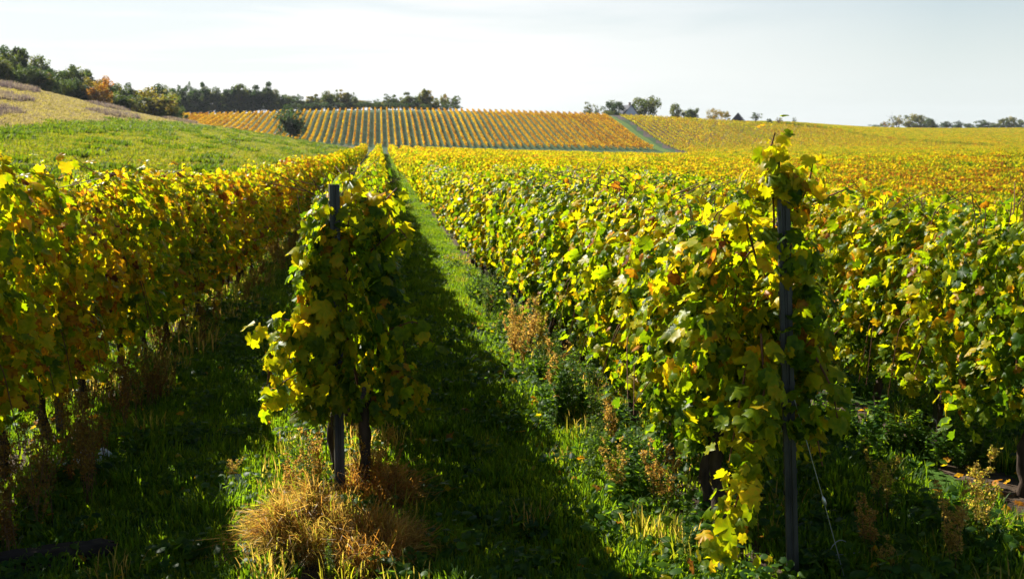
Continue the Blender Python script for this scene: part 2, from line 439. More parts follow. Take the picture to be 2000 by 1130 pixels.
def ground():
    ang = np.concatenate([np.linspace(-R(52), R(62), 330), np.linspace(R(62), R(308), 80)[1:-1]])
    rad = np.concatenate([[0.4], np.exp(np.linspace(math.log(1.2), math.log(3000), 240))])
    A, Q = np.meshgrid(ang, rad)
    X = Q * np.sin(A); Y = -3 + Q * np.cos(A)
    Z = gz(X, Y)
    Z -= np.clip((Q - 1100) / 1900, 0, 1) * 30
    n = len(ang)
    V = np.stack([X, Y, Z], -1).reshape(-1, 3)
    i, j = np.meshgrid(np.arange(len(rad) - 1), np.arange(n), indexing='ij')
    q = np.stack([i * n + j, (i + 1) * n + j, (i + 1) * n + (j + 1) % n, i * n + (j + 1) % n], -1).reshape(-1, 4)
    # land use: red = meadow, green = dry meadow, blue = vineyard soil strips
    x, y = V[:, 0], V[:, 1]
    meadow = 1 - sst(-4.2, -3.2, x)
    meadow = np.where(y > 300, np.where((x < 95) & (y > 318), 0.0, meadow), meadow)
    sl = x / np.maximum(y, 5)
    dry = sst(-.04, .05, y / np.interp(-sl, [.12, .17, .22, .27, .36, .45], [285, 225, 175, 135, 100, 88]) - 1) * meadow
    zone = np.where((x > 95) & (y > 250), 1.0, np.where((y > 312) & (x < 95), .5, 0.0))
    C = np.stack([meadow, dry, zone], -1)
    mb = MB(); mb.add(V, q, C)
    mb.add([[0, -3, 0]], np.zeros((0, 3), int))
    m, N, L = new_mat("ground_soil_and_grass")
    out = N.new('ShaderNodeOutputMaterial'); p = N.new('ShaderNodeBsdfPrincipled')
    p.inputs['Roughness'].default_value = 0.95; p.inputs['Specular IOR Level'].default_value = 0.15
    tc = N.new('ShaderNodeTexCoord'); sp = N.new('ShaderNodeSeparateXYZ')
    L.new(tc.outputs['Object'], sp.inputs['Vector'])
    def ma(op, a, b=0.0, c=None):
        nn = N.new('ShaderNodeMath'); nn.operation = op
        for k, xx in enumerate((a, b, c)):
            if xx is None: continue
            if isinstance(xx, (int, float)): nn.inputs[k].default_value = xx
            else: L.new(xx, nn.inputs[k])
        return nn.outputs['Value']
    def noise(s, d=5, w=None):
        nn = N.new('ShaderNodeTexNoise'); nn.inputs['Scale'].default_value = s; nn.inputs['Detail'].default_value = d
        L.new(tc.outputs['Object'], nn.inputs['Vector']); return nn.outputs['Fac']
    def mixc(f, a, b):
        nn = N.new('ShaderNodeMixRGB')
        for k, xx in (('Fac', f), ('Color1', a), ('Color2', b)):
            if isinstance(xx, tuple): nn.inputs[k].default_value = (*xx, 1)
            else: L.new(xx, nn.inputs[k])
        return nn.outputs['Color']
    n1, n2, n3 = noise(1.3), noise(9.0, 7), noise(0.08, 4)
    # distance to the nearest vine row, 0 at the row
    d = ma('ABSOLUTE', ma('SUBTRACT', ma('FLOORED_MODULO', ma('SUBTRACT', sp.outputs['X'], X0 - SP / 2), SP), SP / 2))
    strip = ma('LESS_THAN', ma('ADD', d, ma('MULTIPLY', ma('SUBTRACT', n1, .5), .5)), 0.27)
    soil = ramp(N, [(.3, (.025, .017, .011)), (.55, (.065, .044, .028)), (.75, (.125, .088, .056))]); L.new(n2, soil.inputs['Fac'])
    gras = ramp(N, [(.3, (.02, .05, .006)), (.55, (.045, .095, .008)), (.75, (.08, .12, .014))]); L.new(n1, gras.inputs['Fac'])
    mead = ramp(N, [(.3, (.035, .06, .008)), (.5, (.08, .095, .010)), (.7, (.13, .115, .012))]); L.new(n3, mead.inputs['Fac'])
    dryc = ramp(N, [(.3, (.10, .085, .045)), (.5, (.17, .14, .075)), (.7, (.22, .185, .11))]); L.new(noise(.5, 6), dryc.inputs['Fac'])
    at = N.new('ShaderNodeAttribute'); at.attribute_name = "tint"
    sc = N.new('ShaderNodeSeparateColor'); L.new(at.outputs['Color'], sc.inputs['Color'])
    c = mixc(strip, gras.outputs['Color'], soil.outputs['Color'])
    pale = ramp(N, [(.3, (.045, .035, .032)), (.7, (.10, .075, .065))]); L.new(n1, pale.inputs['Fac'])
    c = mixc(ma('GREATER_THAN', sc.outputs['Blue'], .75), c, pale.outputs['Color'])
    hg = ramp(N, [(.3, (.018, .05, .016)), (.7, (.04, .085, .022))]); L.new(n1, hg.inputs['Fac'])
    c = mixc(ma('MULTIPLY', ma('GREATER_THAN', sc.outputs['Blue'], .3), ma('LESS_THAN', sc.outputs['Blue'], .75)), c, hg.outputs['Color'])
    c = mixc(sc.outputs['Red'], c, mead.outputs['Color'])
    c = mixc(sc.outputs['Green'], c, dryc.outputs['Color'])
    L.new(c, p.inputs['Base Color'])
    bp = N.new('ShaderNodeBump'); bp.inputs['Strength'].default_value = 0.9; bp.inputs['Distance'].default_value = 0.06
    L.new(n2, bp.inputs['Height']); L.new(bp.outputs['Normal'], p.inputs['Normal'])
    L.new(p.outputs['BSDF'], out.inputs['Surface'])
    # close the small hole round the centre of the disc
    c0 = len(V)
    mb.f.append(np.array([(c0, (k + 1) % n, k) for k in range(n)]))
    o = mb.build("ground", m)
    props(o, kind="structure")
ground()

def track():
    """mown grass track climbing the hill between the two far vineyard blocks"""
    ys = np.linspace(322, 432, 40)
    xs = np.array([89.7, 91.0, 92.2, 93.4])
    XX, YY = np.meshgrid(xs, ys)
    XX = XX + 0.3 * np.sin(YY * .2)
    ZZ = gz(XX, YY) + 0.12
    V = np.stack([XX, YY, ZZ], -1).reshape(-1, 3)
    i, j = np.meshgrid(np.arange(len(ys) - 1), np.arange(3), indexing='ij')
    q = np.stack([i * 4 + j, i * 4 + j + 1, (i + 1) * 4 + j + 1, (i + 1) * 4 + j], -1).reshape(-1, 4)
    mb = MB(); mb.add(V, q)
    o = mb.build("grass_track", rough_mat("track_grass", (.05, .10, .008), (.09, .15, .015), .6, .95, 0.0))
    props(o, kind="structure")
track()

# ------------------------------------------------------------------ scatter by geometry nodes (stuff only)
def scatter(name, pts, rz, sc, idx, protos):
    pc = bpy.data.collections.new(name + " pieces")
    for k, p in enumerate(protos):
        p.name = f"{name} piece {k:02d}"
        pc.objects.link(p)
    me = bpy.data.meshes.new(name)
    me.vertices.add(len(pts)); me.vertices.foreach_set("co", np.asarray(pts, np.float32).reshape(-1))
    a = me.attributes.new("rz", 'FLOAT', 'POINT'); a.data.foreach_set("value", np.asarray(rz, np.float32))
    a = me.attributes.new("sc", 'FLOAT', 'POINT'); a.data.foreach_set("value", np.asarray(sc, np.float32))
    a = me.attributes.new("pick", 'INT', 'POINT'); a.data.foreach_set("value", np.asarray(idx, np.int32))
    o = bpy.data.objects.new(name, me); COL.objects.link(o)
    ng = bpy.data.node_groups.new(name, 'GeometryNodeTree')
    ng.interface.new_socket("Geometry", in_out='INPUT', socket_type='NodeSocketGeometry')
    ng.interface.new_socket("Geometry", in_out='OUTPUT', socket_type='NodeSocketGeometry')
    N, L = ng.nodes, ng.links
    gi, go = N.new('NodeGroupInput'), N.new('NodeGroupOutput')
    ip = N.new('GeometryNodeInstanceOnPoints'); ci = N.new('GeometryNodeCollectionInfo')
    ci.inputs['Collection'].default_value = pc
    ci.inputs['Separate Children'].default_value = True
    ci.inputs['Reset Children'].default_value = True
    ip.inputs['Pick Instance'].default_value = True
    def attr(nm, t):
        n = N.new('GeometryNodeInputNamedAttribute'); n.data_type = t; n.inputs['Name'].default_value = nm
        return next(s for s in n.outputs if s.enabled and s.name == 'Attribute')
    cx = N.new('ShaderNodeCombineXYZ'); L.new(attr("rz", 'FLOAT'), cx.inputs['Z'])
    L.new(gi.outputs[0], ip.inputs['Points']); L.new(ci.outputs[0], ip.inputs['Instance'])
    L.new(attr("pick", 'INT'), ip.inputs['Instance Index'])
    L.new(cx.outputs[0], ip.inputs['Rotation']); L.new(attr("sc", 'FLOAT'), ip.inputs['Scale'])
    L.new(ip.outputs[0], go.inputs[0])
    md = o.modifiers.new("scatter", 'NODES'); md.node_group = ng
    return o

def piece(mb, mat, smooth=True):
    return mb.build("piece", mat, smooth=smooth, link=False)

# ------------------------------------------------------------------ grapevines
def wob(rng, k=5):
    """a smooth random function of (a, b)"""
    fr = rng.uniform(1.5, 6.5, (k, 2)); ph = rng.uniform(0, 6.28, k); am = rng.uniform(.4, 1, k) / math.sqrt(k)
    return lambda a, b: sum(am[i] * np.sin(fr[i, 0] * a + fr[i, 1] * b + ph[i]) for i in range(k))

def hue_pick(rng, n, w):
    """w = shares of green, lime, yellow, orange, brown leaves"""
    w = np.asarray(w, float) / sum(w)
    c = rng.choice(5, n, p=w)
    return np.array([.10, .34, .56, .74, .90])[c] + rng.normal(size=n) * np.array([.07, .08, .06, .05, .05])[c]

def canopy(mb, rng, n, L=1.15, zlo=.55, zhi=1.92, th=.30, size=(.040, .098), mix=(3, 4, 4, 1, .4), tpl='hi', ytop=0.0):
    w1, w2, w3 = wob(rng), wob(rng), wob(rng)
    y = rng.uniform(-L / 2 - .06, L / 2 + .06, n)
    t = rng.beta(1.15, 1.0, n)
    top = zhi + .10 * w3(y * 1.3, 0)
    bot = zlo + .16 * w2(y * 1.7, 3.)
    z = bot + (top - bot) * t
    side = rng.choice([-1, 1], n)
    prof = th * (.60 + .55 * np.sin(np.clip(t, 0.02, .98) * np.pi) ** .7) * (1 + .35 * w1(y * 1.5, z * 1.4 + side * 3))
    rr = 1 - .55 * rng.random(n) ** 1.6
    x = side * prof * rr + rng.normal(size=n) * .02
    N = np.stack([side * 1.0, rng.normal(size=n) * .75, .30 + .9 * sst(.72, 1.0, t) + rng.normal(size=n) * .6], -1)
    N[:, 0] += rng.normal(size=n) * .5
    T = np.stack([side * .35 + rng.normal(size=n) * .4, rng.normal(size=n) * .55, -1 + rng.normal(size=n) * .35], -1)
    S = rng.uniform(size[0], size[1], n) * (1 - .25 * sst(.85, 1, t))
    hue = hue_pick(rng, n, mix) + .10 * (t - .5) + .07 * w2(y * 2, z * 2)
    leaves(mb, np.stack([x, y, z], -1), N, T, S, hue, rng, tpl)

def shoot(mbl, mbc, pts, rng, n, size=(.045, .10), mix=(2, 5, 4, 1, .3), rad=.0048, tpl='hi', spread=.042):
    """a cane through pts with leaves on short stalks to both sides"""
    P = np.asarray(pts, float)
    k = np.linspace(0, len(P) - 1, 14)
    C = np.stack([np.interp(k, np.arange(len(P)), P[:, a]) for a in range(3)], -1)
    C[1:-1] = (C[:-2] + 2 * C[1:-1] + C[2:]) / 4
    if mbc is not None: tube(mbc, C, np.linspace(rad, rad * .55, len(C)), 5)
    q = np.sort(rng.uniform(.05, 1, n)) * (len(C) - 1)
    B = np.stack([np.interp(q, np.arange(len(C)), C[:, a]) for a in range(3)], -1)
    off = rng.normal(size=(n, 3)) * spread; off[:, 2] -= .01
    N = off / spread * .5 + np.array([0, -.25, .55]) + rng.normal(size=(n, 3)) * .35
    T = off / spread * .6 + np.array([0, 0, -.8]) + rng.normal(size=(n, 3)) * .3
    S = rng.uniform(*size, n) * (1.05 - .4 * (q / (len(C) - 1)) ** 2)
    leaves(mbl, B + off, N, T, S, hue_pick(rng, n, mix), rng, tpl)

def cloud(mbl, rng, n, c, r, size=(.048, .096), mix=(2, 5, 4, 1, .3), tpl='hi', out=(0, 0, .2)):
    n = int(n * 1.3)
    d = nrm(rng.normal(size=(n, 3)))
    q = (1 - .5 * rng.random(n) ** 1.5)[:, None]
    P = np.asarray(c) + d * q * np.asarray(r)
    N = d + np.asarray(out) + rng.normal(size=(n, 3)) * .35
    T = d * .4 + np.array([0, 0, -1]) + rng.normal(size=(n, 3)) * .35
    leaves(mbl, P, N, T, rng.uniform(*size, n), hue_pick(rng, n, mix), rng, tpl)

def trunk_mb(rng, lean=0.0, r=.034, fork=True):
    mb = MB()
    zs = np.linspace(-.06, .74, 11)
    x = np.cumsum(rng.normal(size=11) * .013); y = np.cumsum(rng.normal(size=11) * .016) + lean * zs
    x -= x[0]; y -= y[0]
    rad = r * (1.15 - .45 * (zs + .06) / .8) * (1 + rng.normal(size=11) * .12)
    rad[0] *= 1.5
    tube(mb, np.stack([x, y, zs], -1), rad, 8)
    if fork:
        for sgn in (-1, 1):
            k = np.linspace(0, 1, 6)
            tube(mb, np.stack([x[-1] + rng.normal(size=6) * .012, y[-1] + sgn * .52 * k, .70 + .10 * np.sin(k * 2) + rng.normal(size=6) * .01], -1), np.linspace(.022, .011, 6), 6)
    return mb

def cane_mb(rng, n=5, top=1.95):
    mb = MB()
    for i in range(n):
        y0 = rng.uniform(-.5, .5); k = np.linspace(0, 1, 7)
        sd = rng.choice([-1, 1])
        tube(mb, np.stack([sd * (.06 + .22 * k * rng.random()) + rng.normal(size=7) * .02, y0 + rng.normal() * .25 * k + rng.normal(size=7) * .015, .72 + (top - .72) * k], -1), np.linspace(.006, .003, 7), 5)
    return mb

rng = np.random.default_rng(11)
hi_f, mid_f, trunks, canes = [], [], [], []
for i in range(7):
    mb = MB(); mc = cane_mb(rng)
    canopy(mb, rng, 1750, mix=(4.8, 4.6, 2.6, .45, .3))
    for j in range(3):
        y0 = rng.uniform(-.5, .5)
        shoot(mb, mc, [(rng.normal() * .1, y0, 1.6), (rng.normal() * .16, y0 + rng.normal() * .12, 1.9), (rng.normal() * .3, y0 + rng.normal() * .25, 2.0 + .13 * rng.random())], rng, 12)
    for j in range(3):
        y0 = rng.uniform(-.5, .5); sd_ = rng.choice([-1, 1])
        shoot(mb, mc, [(sd_ * .2, y0, 1.15), (sd_ * .36, y0 + rng.normal() * .12, 1.05), (sd_ * .44, y0 + rng.normal() * .2, .72 - .3 * rng.random())], rng, 12)
    hi_f.append(mb.mesh("foliage")); canes.append(mc.mesh("canes"))
    trunks.append(trunk_mb(rng).mesh("trunk"))
for i in range(6):
    mb = MB()
    canopy(mb, rng, 1450, size=(.050, .100), mix=(3.6, 4.4, 3.4, .5, .25), tpl='mid')
    for j in range(3):
        y0 = rng.uniform(-.5, .5)
        shoot(mb, None, [(rng.normal() * .1, y0, 1.7), (rng.normal() * .16, y0 + rng.normal() * .1, 1.9), (rng.normal() * .3, y0 + rng.normal() * .2, 2.05)], rng, 9, tpl='mid')
    mid_f.append(mb.mesh("foliage"))
for me in hi_f + mid_f: me.materials.append(M_vine)
for me in trunks: me.materials.append(M_bark)
for me in canes: me.materials.append(M_cane)

def part(name, me, parent, mat=None):
    o = bpy.data.objects.new(name, me); COL.objects.link(o); o.parent = parent
    if mat is not None:
        o.material_slots[0].link = 'OBJECT'; o.material_slots[0].material = mat
    return o

# every vine in view with its distance; the 300 that show largest become things, the rest one field
END_Y = {0: 5.0, 1: 6.9, 2: 5.75, 3: 6.0}
def row_end(X):
    if X < 54: return 196.0 + 4 * math.sin(X * .7)
    if X < 95: return 196 + (X - 54) / 41 * 105
    if X < 200: return 305.0
    return 640.0
cand = []
for r in range(0, 40):
    X = X0 + r * SP
    y = END_Y.get(r, 6.0)
    while y < 60:
        px, py, d = to_px((X, y, gz1(X, y) + 1.5))
        if d > 1 and -260 < px < 2240 and not (r == 0 and y > 175):
            cand.append((d, r, X, y))
        y += 1.0
cand.sort()
thing_v = cand[:298]
LIMIT = {}
for d, r, X, y in thing_v: LIMIT[r] = max(LIMIT.get(r, 0), y)

ROWTXT = {
    0: ("golden leaved grapevine in the tall shaded row along the left edge", "grapevines of the left row"),
    1: ("grapevine behind the metal post in the short middle row between the two lanes", "grapevines of the middle row"),
    2: ("sunlit yellow green grapevine in the row along the right side of the green lane", "grapevines of the right row"),
    3: ("yellow grapevine over weedy soil in the row at the right edge of the photo", "grapevines of the row at the right edge"),
}
rng = np.random.default_rng(5)
for d, r, X, y in thing_v:
    x = X + rng.normal() * .03
    yy = y + rng.normal() * .05
    z = gz1(X, y)
    root = empty("grapevine", (x, yy, z), (math.pi if rng.random() < .5 else 0) + rng.normal() * .04)
    lab, grp = ROWTXT.get(r, ("grapevine in the rows beyond the right row with only its yellow top showing", "grapevines of the rows behind"))
    props(root, lab, "grapevine", grp)
    near = d < 13.5
    me = hi_f[rng.integers(len(hi_f))] if near else mid_f[rng.integers(len(mid_f))]
    f = part("foliage", me, root, M_vine_gold if r == 0 else None)
    if r == 0: f.location.z = -.06
    s = rng.uniform(.94, 1.04)
    fat = 1.1 if r in (0,) else 1.0
    if r == 1 and y < 10: fat = .66 + .06 * max(0, y - 7); f.location.x = .06 if abs(root.rotation_euler.z) < 1 else -.06
    f.scale = (fat * rng.uniform(.9, 1.12), 1, s * (1.05 + .045 * max(0, 8.6 - y) if r == 0 else 0.98 if r > 2 else 1.0))
    if d < 22 and r < 4:
        part("trunk", trunks[rng.integers(len(trunks))], root)
    if near:
        part("canes", canes[rng.integers(len(canes))], root)

# the end vine wrapped round the middle post
PM = (-0.30, 6.42)      # middle post
PR = (1.98, 4.98)       # right post
def end_vine_middle():
    rg = np.random.default_rng(77)
    x, y = PM[0] + .14, PM[1] + .1
    root = empty("grapevine", (x, y, gz1(x, y)))
    props(root, "lime green grapevine climbing the middle metal post above the golden dry grass", "grapevine")
    mb, mc = MB(), MB()
    lim = (1.6, 5.5, 3.2, .5, .2)
    ox = PM[0] - x
    cloud(mb, rg, 130, (ox + .20, .06, 1.80), (.20, .28, .20), mix=lim)
    cloud(mb, rg, 60, (ox - .10, -.04, 1.66), (.10, .12, .24), mix=lim)
    cloud(mb, rg, 80, (ox - .06, -.02, 1.38), (.12, .14, .24), mix=lim)
    cloud(mb, rg, 95, (ox - .06, -.12, 1.2), (.20, .16, .38), mix=lim)
    cloud(mb, rg, 60, (ox + .28, .12, .62), (.22, .22, .15), mix=(2, 4, 3, 1, .5))
    cloud(mb, rg, 40, (ox - .10, -.08, .70), (.18, .14, .14), mix=lim)
    cloud(mb, rg, 46, (ox + .0, -.10, 1.66), (.10, .05, .16), mix=lim)
    cloud(mb, rg, 130, (ox - .18, -.08, .94), (.28, .24, .28), mix=(.8, 5, 4.5, .4, .2))  # yellower leaf mix paints in the sunlit look of the left side
    cloud(mb, rg, 560, (ox + .27, .38, 1.18), (.17, .40, .60), mix=(6, 3.5, 1.4, .5, .3))  # darker green leaf mix paints in the shade of the right side
    cloud(mb, rg, 100, (ox + .34, .15, .70), (.24, .3, .2), mix=(2, 3, 4, 2, .6))
    for pts, n in (([(ox + .2, -.02, .75), (ox - .05, -.15, 1.05), (ox - .3, -.2, 1.25), (ox - .48, -.2, 1.16)], 26),
                   ([(ox + .1, -.05, .70), (ox - .15, -.15, .92), (ox - .33, -.2, .84), (ox - .44, -.2, .70)], 24),
                   ([(ox + .05, -.05, 1.0), (ox - .10, -.16, 1.35), (ox - .2, -.18, 1.52)], 20),
                   ([(ox + .05, 0, 1.6), (ox + .12, 0, 1.95), (ox + .10, .0, 2.16)], 12),
                   ([(ox + .1, 0, 1.7), (ox + .33, 0, 1.95), (ox + .40, .0, 2.02)], 13),
                   ([(ox + .2, 0, 1.6), (ox + .40, -.05, 1.78), (ox + .46, -.08, 1.7)], 11),
                   ([(ox + .3, 0, 1.1), (ox + .5, -.05, 1.18), (ox + .62, -.08, 1.02)], 14),
                   ([(ox, -.05, 1.3), (ox - .1, -.12, .9), (ox - .12, -.14, .55)], 16),
                   ([(ox + .02, -.04, 1.2), (ox - .2, -.08, 1.22), (ox - .34, -.1, 1.02)], 22),
                   ([(ox + .02, -.04, 1.5), (ox - .14, -.06, 1.42), (ox - .22, -.1, 1.2)], 18),
                   ([(ox, -.04, 1.75), (ox - .12, -.05, 1.8), (ox - .18, -.06, 1.62)], 14),
                   ([(ox + .1, -.05, .85), (ox - .1, -.12, .72), (ox - .3, -.14, .6)], 20)):
        shoot(mb, mc, pts, rg, n, mix=lim, rad=.006, size=(.08, .15))
    tube(mc, [(.02, 0, .6), (ox + .1, -.02, .9), (ox + .05, .0, 1.3), (ox + .1, 0, 1.7)], [.012, .01, .008, .006], 6)
    mb.build("foliage", M_vine_lime, root)
    mc.build("canes", M_cane, root)
    trunk_mb(rg, 0.05, .042).build("trunk", M_bark, root)
end_vine_middle()

def end_vine_right():
    rg = np.random.default_rng(78)
    x, y = PR[0] - .02, PR[1] + .62
    root = empty("grapevine", (x, y, gz1(x, y)))
    props(root, "green grapevine on the leaning right metal post with a long shoot hanging to the soil", "grapevine")
    mb, mc = MB(), MB()
    mx = (3.4, 5, 2.6, .6, .3)
    py = PR[1] - y
    canopy(mb, rg, 900, L=.9, mix=mx, zlo=.72, zhi=1.86)
    cloud(mb, rg, 260, (.27, py + .34, 1.28), (.22, .30, .45), mix=(6, 5, 1.5, .3, .2))
    cloud(mb, rg, 110, (-.26, py + .3, 1.15), (.20, .26, .45), mix=mx)
    for pts, n, sz in (([(.06, py + .10, 1.75), (.03, py + .05, 2.02), (-.03, py + .02, 2.22), (.01, py + .02, 2.37)], 52, (.06, .11)),
                   ([(.08, py + .1, 1.8), (.18, py + .06, 2.02), (.21, py + .04, 2.12), (.22, py + .03, 2.22)], 26, (.06, .10)),
                   ([(.05, py + .1, 1.8), (.2, py + .08, 2.0), (.33, py + .04, 2.05), (.39, py + .02, 2.08)], 16, (.05, .09)),
                   ([(-.02, py + .12, 1.7), (-.1, py + .08, 1.9), (-.13, py + .0, 2.08)], 24, (.07, .12)),
                   ([(-.04, py - .02, 1.35), (-.05, py - .14, 1.05), (-.14, py - .2, .75), (-.24, py - .24, .46), (-.33, py - .26, .24)], 150, (.06, .11)),
                   ([(-.1, py, 1.2), (-.18, py - .1, .95), (-.22, py - .12, .70)], 22, (.08, .13)),
                   ([(.25, py + .1, 1.3), (.36, py - .02, 1.05), (.40, py - .05, .82)], 20, (.08, .13)),
                   ([(.15, py + .2, 1.0), (.32, py + .1, .85), (.36, py + .05, .6)], 14, (.08, .13))):
        shoot(mb, mc, pts, rg, n, mix=(1, 6, 4, .3, .1), rad=.007, size=sz, spread=.05)
    cloud(mb, rg, 12, (.15, py + .03, 1.98), (.10, .05, .07), mix=(3, 5, 3, .6, .2))
    cloud(mb, rg, 16, (.16, py - .05, 1.30), (.09, .04, .14), mix=(5, 5, 1.5, .3, .2))
    cloud(mb, rg, 22, (.20, py - .05, .92), (.10, .05, .14), mix=(4, 5, 1.5, .3, .2))
    cloud(mb, rg, 24, (.15, py - .01, 1.74), (.12, .05, .16), mix=(5, 5, 2, .4, .2))
    cloud(mb, rg, 34, (.06, py + .02, 2.12), (.12, .07, .12), mix=(2, 5, 4, .8, .2))
    cloud(mb, rg, 26, (.22, py - .02, 1.45), (.10, .05, .18), mix=(6, 5, 1.2, .3, .2))
    # two big tip leaves at the end of the hanging shoot
    leaves(mb, [(-.33, py - .28, .36), (-.29, py - .29, .46)], [(-.2, -.9, .3), (.1, -.8, .5)], [(-.12, 0, -1), (.2, 0, -1)], [.14, .12], [.42, .40], rg)
    mb.build("foliage", M_vine_lime, root)
    mc.build("canes", M_cane, root)
    trunk_mb(rg, -.05, .045).build("trunk", M_bark, root)
end_vine_right()

# ------------------------------------------------------------------ the rest of the field as one stuff object
rng = np.random.default_rng(21)
def far_piece(rng, L, n, size, mix, tpl):
    mb = MB()
    canopy(mb, rng, n, L=L, size=size, mix=mix, tpl=tpl, zlo=.5, zhi=1.9, th=.34)
    return piece(mb, M_vine_far)
protos = []
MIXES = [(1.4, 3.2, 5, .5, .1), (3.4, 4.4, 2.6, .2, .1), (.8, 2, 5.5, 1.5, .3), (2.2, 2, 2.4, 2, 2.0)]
for mix in MIXES:
    for k in range(3): protos.append(far_piece(rng, 1.3, 520, (.09, .15), mix, 'mid'))
for mix in MIXES:
    for k in range(3): protos.append(far_piece(rng, 2.6, 420, (.16, .26), mix, 'lo'))
pts, rzs, scs, ids = [], [], [], []
r = 0
while True:
    X = X0 + r * SP
    if X > 520: break
    if 88.5 < X < 95.5: r += 1; continue
    y = LIMIT.get(r, END_Y.get(r, 6.0) - 1) + 1.05
    y = max(y, X / 0.86)
    ye = row_end(X) if r > 0 else 172.0
    while y < ye:
        far = y > 75
        step = 2.4 if far else 1.15
        px = to_px((X, y, 0))[0]
        if px < 2250 and px > -100:
            pts.append((X + rng.normal() * .05, y, 0)); 
            # colour class: brown orange vines, their mix darkened as painted shade, on the slope that faces the lane, greener ones in hollows
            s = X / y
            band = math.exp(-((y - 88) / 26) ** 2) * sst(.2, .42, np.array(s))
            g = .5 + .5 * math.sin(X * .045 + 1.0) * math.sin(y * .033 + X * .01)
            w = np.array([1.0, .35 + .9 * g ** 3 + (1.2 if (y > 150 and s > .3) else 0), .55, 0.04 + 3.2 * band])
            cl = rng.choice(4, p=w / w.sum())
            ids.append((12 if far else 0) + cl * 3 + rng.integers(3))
            rzs.append((math.pi if rng.random() < .5 else 0) + rng.normal() * .03)
            scs.append(rng.uniform(.93, 1.06))
        y += step
    r += 1
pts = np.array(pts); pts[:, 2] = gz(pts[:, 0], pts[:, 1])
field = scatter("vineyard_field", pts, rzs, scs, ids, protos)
props(field, "sea of yellow and green vines filling the valley beyond the near rows", "vineyard", kind="stuff")
print("field pieces", len(pts))

# ------------------------------------------------------------------ rows on the far hill: each a thing
def hill_row(X, y0, y1, mat, label, group, mix, rng, dens=38, th=.19, top=1.8):
    L = y1 - y0; n = int(L * dens)
    mb = MB()
    y = rng.uniform(0, L, n); t = rng.beta(1.3, .9, n); side = rng.choice([-1, 1], n)
    wv = wob(rng)
    x = side * th * (1 - .5 * rng.random(n)) * (.85 + .3 * wv(y * .6, t * 2))
    zz = .5 + (top - .5 + .12 * wv(y * .9, 1.)) * t
    N = np.stack([side + rng.normal(size=n) * .4, rng.normal(size=n) * .6, .5 + rng.normal(size=n) * .5], -1)
    T = np.stack([side * .4, rng.normal(size=n) * .5, -np.ones(n)], -1)
    # gaps where a vine is missing or has already dropped its leaves
    keep = (np.sin(y * .43 + X * 1.7) + .8 * np.sin(y * 1.13 + X * 3.1) + .5 * rng.normal(size=n) < 1.45)
    x, y, zz, N, T = x[keep], y[keep], zz[keep], N[keep], T[keep]; n = len(x)
    zg = gz(np.full(n, X) + x, y0 + y) - gz1(X, y0)
    leaves(mb, np.stack([x, y, zz + zg], -1), N, T, rng.uniform(.2, .32, n), hue_pick(rng, n, mix), rng, 'lo')
    o = mb.build("vine_row", mat, loc=(X, y0, gz1(X, y0)))
    props(o, label, "vine row", group)
rng = np.random.default_rng(31)
X = -85.0
while X < 88.6:
    a, b = 331 + 2 * math.sin(X * .05), 409 + 3 * math.sin(X * .03 + 1)
    if X < -40:
        lab, grp = "short orange vine row on the far hill left of the lone round tree", "orange vine rows left of the lone tree"
    else:
        lab, grp = "orange vine row running up the far hill between lone tree and grass track", "orange vine rows on the far hill"
    hill_row(X, a, b, M_vine_hill, lab, grp, (.15, .7, 4, 3.4, .3), rng)
    X += SP
X = 96.5
while X < 199:
    a = 306.5
    b = 412 + (X - 96) * .25
    hill_row(X, a, b, M_vine_block, "yellow vine row on the slope right of the grass track, below the houses", "yellow vine rows right of the grass track", (1.6, 3.4, 4.2, 1, .2), rng, dens=26, th=.2, top=1.4)
    X += SP

